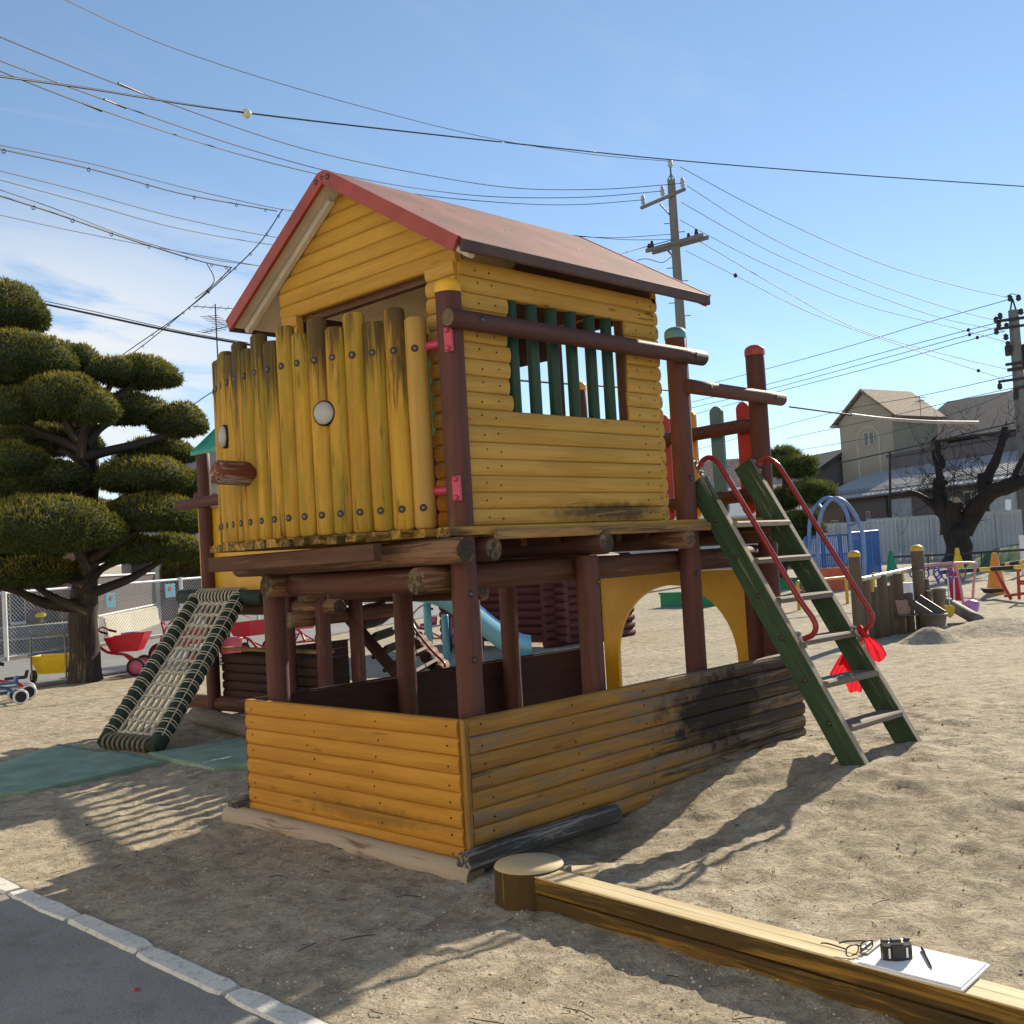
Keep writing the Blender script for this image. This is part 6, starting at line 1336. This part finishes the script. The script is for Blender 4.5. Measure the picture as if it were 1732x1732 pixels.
o4 = Vector((66.557, 30.701, 0.000)); H4 = thing('beige_tower', tuple(Vector((o4.x, o4.y, 0))), 'beige gabled tower block with arched recess and shingle roof beside the slate roof', 'tower')
def P4(a, d, z): return Vector((o4.x, o4.y, 0))+u3*a-n3*d+Zv*z
b = MB(); b.prism([P4(1.45, 0, 0), P4(-2.9, 0, 0), P4(-2.9, 0, 9.35), P4(-.75, 0, 11.15), P4(1.45, 0, 9.35)], -n3*5); b.build('wall', 'house_beige', H4)
ridge0, ridge1 = P4(-.75, -.3, 11.3), P4(-.75, 5.3, 11.3)
b = MB(); b.prism([P4(-.75, -.3, 11.22), P4(1.95, -.3, 9.05), P4(1.95, -.3, 9.22), P4(-.75, -.3, 11.42), P4(-3.45, -.3, 9.22), P4(-3.45, -.3, 9.05)], -n3*5.6); b.build('roof', 'roof_shingle', H4)
b = MB(); b.box(P4(1.7, -.2, 9.12), (.5, .5, .14), R(78)); b.build('eave_return', 'house_beige', H4)
b = MB(); ap = [(.95*math.cos(a), .95*math.sin(a)) for a in np.linspace(0, math.pi, 15)]; ai = [(.82*x/.95, .82*y/.95) for x, y in ap]
b.prism([P4(-.9+x, -.03, 7.9+y) for x, y in [(.95, -3)]+ap+[(-.95, -3)]]+[P4(-.9+x, -.03, 7.9+y) for x, y in [(-.82, -3)]+ai[::-1]+[(.82, -3)]], -n3*.03); b.build('arch_moulding', 'concrete_wall', H4)
win(H4, P4(-1.0, 0, 7.45), u3, n3, .85, .95, 'concrete_wall', 'glass', .07, 2)
# tiled roofs of houses seen between the guard pickets
house('brown_roofed_house', 'far house with brown tiled roof seen between the red and teal pickets', (48.402, 37.122, 2.396), (53.222, 30.125, 2.588), 9, 4.3, 6.6, 'house_pale', 'roof_shingle', ((.15, .25, 1.5, 3, 'glass'), (.45, .6, 1.2, 3, 'glass'), (.75, .85, 1.5, 3, 'glass')))
house('grey_roofed_house', 'far low house with grey roof seen through the railing beside the post', (43.264, 30.668, 2.167), (47.035, 24.852, 2.364), 7, 2.8, 4.3, 'house_taupe', 'roof_grey', ((.2, .3, 1., 2.2, 'glass'), (.55, .65, 1., 2.2, 'glass')))
# ------------------------------------------------------------------ utility poles
UP = thing('utility_pole', (24.519, 15.625, 0.168), 'tall concrete utility pole with two crossarms behind the play house roof', 'utility pole')
pb, pt = Vector((24.519, 15.625, 0.168)), Vector((24.545, 15.587, 12.969)); pt = Vector((pb.x, pb.y, pt.z))
b = MB(); b.tube([pb, pb.lerp(pt, .5), pt], [.20, .165, .13], 14); b.build('pole', 'pole_concrete', UP)
ph = Vector((.70, -.715, 0)); top = pt
b = MB(); tip = Vector((pb.x, pb.y, (24.534, 15.603, 13.542)[2])); b.tube([top+ph*.12, tip+Vector((0, 0, -.35))], .02, 6); b.tube([top-ph*.12, tip+Vector((0, 0, -.35))], .02, 6); b.tube([top, tip], .035, 6); b.build('top_bracket', 'steel', UP)
b = MB(); b.lathe(tip, [(.05, -.14), (.09, -.08), (.06, -.02), (.08, .03), (.04, .09)], 10); b.build('insulator', 'ceramic', UP)
def xarm(pA, pB, w=.09, nm='crossarm', mt='pole_concrete'):
    a, c = Vector(pA), Vector(pB); b = MB(); b.board(a-Zv*0, c, w, w, (-.7, -.7, 0)); return b.build(nm, mt, UP)
xarm((24.437, 16.772, 12.376), (24.265, 14.932, 12.441)); xarm((24.405, 16.646, 10.928), (24.429, 14.506, 10.912), .11); xarm((24.848, 16.717, 10.959), (24.850, 14.593, 10.933), .11)
for p in ((24.463, 16.735, 12.488), (24.347, 15.870, 12.514), (24.299, 15.060, 12.540)):
    b = MB(); b.lathe(p, [(.04, 0), (.08, .06), (.05, .10), (.085, .16), (.05, .20), (.07, .25), (.03, .31)], 10); b.build('insulator', 'ceramic', UP)
b = MB(); b.tube([(24.366, 16.017, 12.292), (24.419, 15.593, 11.733)], .025, 6); b.tube([(24.543, 15.940, 10.798), (24.415, 15.599, 10.450)], .03, 6); b.build('arm_brace', 'steel', UP)
for i, y in enumerate((375, 390, 448, 470, 505, 527, 565, 590, 615)):
    pz = pb+(pt-pb)*((960-y)/(960-305)); b = MB(); s_ = 1 if i % 2 else -1; b.tube([pz, pz+ph*s_*.33], .015, 5); b.build('step_bolt', 'steel', UP)
for q in ((24.427, 15.050, 10.975), (24.479, 14.792, 11.049), (24.441, 16.596, 11.018), (24.500, 16.515, 11.104)):
    b = MB(); b.lathe(q, [(.05, -.1), (.07, 0), (.04, .14)], 8); b.build('clamp', 'bolt_dark', UP)
UP2 = thing('utility_pole', (36.364, 9.703, 0.264), 'second utility pole with transformer and many crossarms cut by the right edge', 'utility pole')
qb = Vector((36.382, 9.649, 0.264)); qt = Vector((qb.x, qb.y, (36.371, 9.680, 9.072)[2])); b = MB(); b.tube([qb, qb.lerp(qt, .5), qt], [.24, .21, .17], 14); b.build('pole', 'pole_concrete', UP2)
qp = lambda y: qb+(qt-qb)*((930-y)/(930-525))
b = MB(); b.tube([qt-ph*.1, qp(505)], .03, 6); b.tube([qt+ph*.1, qp(505)], .03, 6); b.build('top_bracket', 'bolt_dark', UP2)
for y, w0, w1, th in ((543, -.62, .9, .10), (556, -.75, .7, .09), (615, -.5, .8, .10), (624, -.45, .9, .12), (642, -.8, .6, .09), (655, -.3, .5, .10)):
    c = qp(y); b = MB(); b.board(c+ph*w0-Vector((.1, .1, 0)), c+ph*w1-Vector((.1, .1, 0))+Zv*.12, th, .09, (-.7, -.7, 0)); b.build('crossarm', 'bolt_dark', UP2)
for y, w in ((507, -.15), (535, -.55), (541, -.7), (549, -.62), (560, -.72), (570, -.4), (582, -.35), (588, -.3), (650, -.75), (660, -.2), (668, -.22), (530, .2), (552, -.35), (507, .15)):
    b = MB(); b.lathe(qp(y)+ph*w-Vector((.1, .1, 0)), [(.04, -.10), (.10, -.03), (.07, .02), (.09, .07), (.03, .13)], 9); b.build('insulator', 'bolt_dark', UP2)
b = MB(); b.lathe(qp(602)+ph*.42, [(.30, -.35), (.32, -.3), (.32, .35), (.28, .42), (.1, .46)], 16); b.build('transformer', 'bolt_dark', UP2)
b = MB(); b.lathe(qp(590)-ph*.30, [(.10, -.2), (.11, .1), (.06, .18)], 10); b.build('switch', 'bolt_dark', UP2)
b = MB(); b.tube(curve_pts([qp(503)-ph*.25, qp(498), qp(503)+ph*.3], 4), .015, 5); b.build('jumper_wire', 'cable', UP2)
# ------------------------------------------------------------------ overhead wires
def wire(label, pts, r, mat='cable', k=7, rings=None, group='overhead wires'):
    b = MB(); P_ = curve_pts(pts, k); b.tube(P_, r, 5)
    if rings:
        for i in range(rings):
            j = int((i+.5)/rings*(len(P_)-1)); b.torus(P_[j]+Vector((0, 0, rings and -.02)), .030, .008, P_[j+1]-P_[j], 8, 4)
    return b.build('overhead_wire', mat, label=label, cat='wire', group=group)
b_w = wire('thick black wire crossing the whole sky from the left edge past the pole top', [(0.997, 8.482, 7.130), (2.705, 9.398, 7.747), (5.782, 10.548, 8.609), (11.364, 11.165, 9.731), (17.942, 11.071, 10.772), (23.697, 9.078, 11.052), (29.255, 5.635, 10.836)], .015)
b = MB(); p = Vector((5.782, 10.548, 8.599)); b.lathe(p, [(.012, -.075), (.05, -.06), (.075, -.02), (.078, .02), (.05, .06), (.012, .075)], 14, 0, (.7, -.7, 0)); b.build('wire_ball', 'rail_cream', label='pale ball marker threaded on the thick black wire at upper left', cat='ball marker')
wire('topmost thin wire from the upper left edge to the pole tip', [(3.760, 12.761, 10.747), (6.893, 14.547, 11.467), (11.711, 16.154, 12.368), (17.942, 17.315, 13.313), (21.869, 16.663, 13.521), (24.535, 15.601, 13.580)], .009)
wire('upper of three wires running from the left edge to the right crossarm insulator', [(1.760, 10.332, 8.591), (4.906, 12.213, 9.262), (9.351, 14.167, 10.014), (13.463, 15.363, 10.742), (17.734, 16.088, 11.456), (21.661, 16.124, 12.242), (24.304, 15.053, 12.670)], .011)
wire('middle of three wires from the left edge passing behind the roof ridge', [(1.750, 10.336, 8.271), (4.200, 12.008, 8.886), (7.884, 13.952, 9.603), (11.448, 15.092, 10.117), (15.444, 16.262, 10.908), (18.088, 16.442, 11.362), (21.431, 16.410, 12.041), (24.353, 15.862, 12.665)], .011)
wire('lowest of three wires from the left edge reaching the left crossarm insulator', [(1.745, 10.338, 8.138), (3.827, 11.633, 8.549), (7.220, 13.777, 9.382), (10.092, 14.866, 9.864), (14.104, 16.131, 10.568), (18.081, 16.449, 11.196), (21.197, 16.695, 11.839), (24.469, 16.728, 12.642)], .011)
for lb, pts in (('purple sleeve on the upper wire at left', [(4.322, 11.837, 9.137), (4.906, 12.213, 9.262)]), ('purple sleeve on the middle wire at left', [(4.126, 11.933, 8.859), (4.679, 12.330, 8.998)]), ('purple sleeve on the lowest wire at left', [(3.594, 11.520, 8.517), (4.002, 11.771, 8.586)])):
    wire(lb, pts, .017, 'cable_purple', 3)
wire('cable with hangers from the left edge to the wire joint beside the roof', [(2.396, 12.230, 7.816), (4.558, 13.499, 8.330), (6.787, 14.607, 8.681), (8.514, 15.328, 9.000), (9.750, 15.716, 9.191)], .013, 'cable', 8, 6)
wire('thin messenger wire just above the hanger cable at left', [(2.397, 12.229, 7.869), (4.561, 13.497, 8.421), (7.321, 14.879, 8.913), (9.835, 15.658, 9.231), (11.599, 16.238, 9.615), (13.090, 16.338, 9.777)], .008)
wire('upper of two plain wires passing behind the left roof edge', [(2.727, 13.173, 7.858), (4.700, 14.532, 8.309), (7.739, 16.365, 8.845), (11.149, 17.788, 9.367), (14.961, 18.684, 9.876)], .009)
wire('lower of two plain wires passing behind the left roof edge', [(2.723, 13.175, 7.728), (5.165, 14.871, 8.219), (7.731, 16.370, 8.620), (11.027, 17.870, 9.194), (14.953, 18.690, 9.697)], .009)
wire('heavy hanger cable sagging from the left edge to the dropping loop', [(2.374, 12.237, 7.153), (3.833, 13.274, 7.377), (5.778, 14.575, 7.600), (7.613, 15.287, 7.650), (8.519, 15.678, 7.759)], .015, 'cable', 8, 8)
wire('thin messenger wire above the heavy hanger cable', [(2.377, 12.236, 7.248), (3.836, 13.273, 7.454), (5.779, 14.575, 7.633), (7.617, 15.285, 7.734), (9.410, 15.942, 7.982), (13.661, 17.163, 8.524)], .008)
wire('faint single wire under the heavy hanger cable at left', [(3.045, 14.121, 7.483), (5.375, 15.874, 8.002), (8.196, 17.255, 8.424), (10.776, 18.036, 8.677)], .008)
wire('drop cable falling from the wire joint towards the clipped tree', [(9.856, 15.644, 9.231), (9.978, 16.766, 8.800), (10.191, 18.406, 8.531), (10.442, 21.156, 8.149), (10.677, 24.982, 7.763), (11.046, 28.125, 7.576)], .013, 'cable', 8, 9)
wire('second drop cable running beside the first towards the clipped tree', [(8.644, 15.836, 7.815), (9.134, 17.293, 7.879), (9.837, 19.775, 7.915), (10.340, 22.913, 7.691), (10.811, 26.028, 7.541)], .012, 'cable', 8, 7)
wire('short loop of cable hanging at the joint left of the roof', [(7.710, 15.231, 7.604), (8.021, 15.512, 7.425), (8.146, 15.902, 7.333), (8.478, 17.097, 7.392)], .010)
wire('thick bundled cable from the clipped tree top to the balcony pickets', [(5.304, 18.613, 7.294), (6.132, 17.178, 6.799), (7.166, 15.540, 6.218), (7.797, 14.007, 5.759), (8.484, 12.324, 5.271), (9.500, 10.858, 4.852), (11.982, 10.527, 4.824), (16.900, 10.813, 5.032)], .022)
wire('thin wire riding above the bundled cable', [(5.306, 18.612, 7.355), (6.134, 17.177, 6.860), (7.167, 15.539, 6.254), (7.798, 14.006, 5.793)], .008)
wire('thin cable rising from the green tower roof past the pickets', [(11.205, 22.448, 5.893), (11.051, 21.386, 6.018), (11.000, 20.255, 6.185), (11.472, 18.775, 6.731)], .013)
for i, (lb, pts) in enumerate((('topmost wire from the pole tip descending to the right pole', [(24.520, 15.270, 13.306), (26.939, 13.663, 11.827), (30.630, 11.955, 10.473), (33.923, 10.576, 9.797), (36.120, 9.799, 9.553)]),
    ('second wire from the upper crossarm descending to the right pole', [(24.289, 14.897, 12.548), (26.916, 13.704, 11.105), (30.378, 12.491, 10.040), (33.768, 10.974, 9.116), (36.038, 10.035, 8.720)]),
    ('third wire descending from the pole shaft to the right pole', [(24.583, 15.355, 12.210), (27.334, 13.980, 10.782), (30.817, 12.732, 9.753), (33.690, 11.172, 8.794), (36.092, 9.879, 8.336)]),
    ('fourth wire descending from the pole to the small clamps at right', [(24.542, 15.415, 11.652), (27.137, 14.318, 10.520), (30.803, 12.761, 9.271), (34.353, 10.851, 8.413), (36.309, 9.864, 7.932)]),
    ('fifth wire from the lower crossarm crossing to the right pole', [(24.492, 14.773, 10.842), (27.477, 13.729, 9.508), (30.777, 12.815, 8.389), (34.191, 11.264, 7.552), (36.288, 9.926, 6.985)]),
    ('sixth wire with dark bead descending from the lower crossarm', [(24.445, 15.202, 10.604), (26.346, 14.659, 9.976), (29.302, 13.517, 8.817), (32.834, 11.925, 7.746), (35.020, 10.503, 6.932), (36.242, 10.057, 6.642)]),
    ('thin wire rising to the top of the right pole from the left', [(46.285, 29.856, 10.077), (42.760, 20.149, 9.998), (39.923, 14.420, 9.905), (36.337, 9.781, 9.471)]),
    ('upper of three parallel wires rising to the right pole arm', [(46.074, 30.165, 9.284), (44.156, 23.844, 9.254), (40.958, 17.019, 9.177), (38.390, 12.884, 8.967), (36.226, 10.103, 8.713)]),
    ('middle of three parallel wires rising to the right pole arm', [(46.062, 30.182, 8.956), (44.147, 23.859, 8.988), (40.951, 17.034, 8.920), (37.759, 11.743, 8.734), (36.222, 10.114, 8.544)]),
    ('lowest of three parallel wires rising to the right pole arm', [(46.048, 30.203, 8.563), (44.139, 23.872, 8.751), (40.944, 17.050, 8.664), (37.754, 11.756, 8.533), (36.281, 9.944, 8.369)]),
    ('faint wire above the beige tower rising to the right pole', [(54.426, 35.668, 7.505), (49.764, 24.022, 8.001), (44.448, 16.557, 7.556), (36.369, 9.686, 6.784)]),
    ('faint low wire crossing the beige tower wall', [(52.165, 27.969, 7.209), (47.443, 19.674, 7.149), (41.440, 13.318, 6.812), (36.359, 9.717, 6.323)]),
    ('low wire rising over the slate roof to the right pole', [(53.353, 29.905, 6.481), (47.182, 20.232, 6.236), (40.495, 12.990, 6.271), (36.327, 9.810, 6.271)]))):
    wire(lb, pts, .011 if i < 6 else .014)
b = MB(); p = Vector((26.346, 14.659, 9.976)); b.lathe(p, [(.03, -.07), (.07, 0), (.03, .07)], 10); b.build('wire_bead', 'bolt_dark', label='dark bead clamped on the sixth wire right of the pole', cat='bead')
for q, lb in (((34.941, 10.712, 8.409), 'dark clamp on the upper parallel wire by the right pole'), ((34.951, 10.688, 8.237), 'dark clamp on the middle parallel wire by the right pole'), ((35.034, 10.463, 8.100), 'dark clamp on the lowest parallel wire by the right pole'), ((35.020, 10.503, 6.932), 'dark clamp on the descending sixth wire by the right pole')):
    b = MB(); b.lathe(q, [(.03, -.06), (.07, 0), (.03, .06)], 8); b.build('wire_clamp', 'bolt_dark', label=lb, cat='clamp')
wire('pale sleeved cable running from the handrail across the beige tower', [(19.216, 9.039, 4.535), (20.755, 8.269, 4.318)], .022, 'cable')
wire('thick pale sleeve on the cable before the slate roof', [(20.755, 8.269, 4.318), (21.553, 7.760, 4.191), (22.439, 6.982, 4.062), (23.362, 6.277, 4.001)], .045, 'cable_pale')
wire('thin wire leaving the crossarm to the left behind the roof', [(19.193, 15.965, 10.367), (21.823, 15.917, 10.742), (24.462, 15.707, 11.259)], .010); wire('second thin wire leaving the crossarm to the left behind the roof', [(19.086, 16.087, 10.447), (21.928, 15.781, 10.672), (24.456, 15.715, 11.090)], .010)
wire('taut wire from the lower crossarm down to the roof edge', [(21.014, 15.328, 9.933), (23.146, 15.826, 10.653), (24.455, 15.716, 11.071)], .013); wire('hanging slack wire loop under the lower crossarm', [(23.803, 16.619, 10.537), (23.992, 16.363, 10.545), (24.259, 15.994, 10.386), (24.436, 15.744, 10.544)], .012)
wire('dark wire crossing the slate roof to the right pole', [(41.063, 19.077, 4.670), (39.791, 14.732, 4.958), (38.677, 12.142, 5.132), (36.571, 9.075, 5.194)], .03)
# antennas
def antenna(p, h, label, s=1.):
    t = thing('tv_antenna', p, label, 'antenna'); a = Vector(p); b = MB(); b.tube([a, a+Zv*h], .025*s, 6); b.build('mast', 'bolt_dark', t)
    for k, z in enumerate((h*.95, h*.78, h*.66)):
        d0 = rv*math.cos(.5+k)+bk*math.sin(.5+k); b = MB(); b.tube([a+Zv*z-d0*.8*s, a+Zv*z+d0*.8*s], .015*s, 5)
        for j in range(6):
            q = a+Zv*z+d0*(-.7+.28*j)*s; c = Vector((-d0.y, d0.x, 0)); b.tube([q-c*.32*s, q+c*.32*s], .01*s, 4)
        b.build('boom', 'bolt_dark', t)
antenna((19.057, 34.079, 9.131), 3.0, 'television antenna above the far roofs left of the roof edge', 1.1); antenna((66.474, 26.089, 8.853), 1.5, 'television antenna on the slate roof beside the beige tower', .8)
EX_TAG = 1
b = MB(); b.tube([(50.986, 21.542, 1.769), (51.085, 21.329, 5.668)], .07, 6); b.build('lamp_mast', 'bolt_dark', label='slim dark mast standing before the pale metal roof', cat='mast')
b = MB(); b.tube([(41.822, 12.276, 1.704), (41.831, 12.251, 2.088)], .05, 6); b.board((41.824, 12.272, 2.089), (41.833, 12.245, 2.497), .22, .05, (-.7, -.7, 0)); b.build('white_sign_post', 'white_metal', label='small white sign on a post above the fence at the right', cat='sign')
b = MB(); p = V3((-1.676, -0.056, -0.002)); b.lathe(p+Vector((0, 0, .001)), [(.011, 0), (.012, .004), (.006, .006)], 8); b.build('petal', 'plastic_red', label='tiny red scrap lying on the asphalt at lower left', cat='scrap')

# the long cream nursery building that the asphalt path runs along, behind the viewpoint
NB = thing('nursery_building', (-9.5, -1, 0), 'long cream two storey nursery building beside the asphalt path, behind the viewpoint', 'building')
b = MB(); b.prism([(-9.5, -24, -.3), (-9.5, 24, -.3), (-9.5, 24, 7.2), (-9.5, -24, 7.2)], (-9, 0, 0)); b.build('wall', 'cream_wall', NB)
b = MB(); b.prism([(-8.9, -24.6, 7.2), (-8.9, 24.6, 7.2), (-8.9, 24.6, 7.5), (-8.9, -24.6, 7.5)], (-10.2, 0, 0)); b.build('roof', 'roof_grey', NB)
for z in (.9, 4.3):
    for i in range(8): win(NB, Vector((-9.5, -21+6*i, z)), Vector((0, 1, 0)), Vector((1, 0, 0)), 2.6, 1.5, 'white_metal', 'glass', .08, 2)
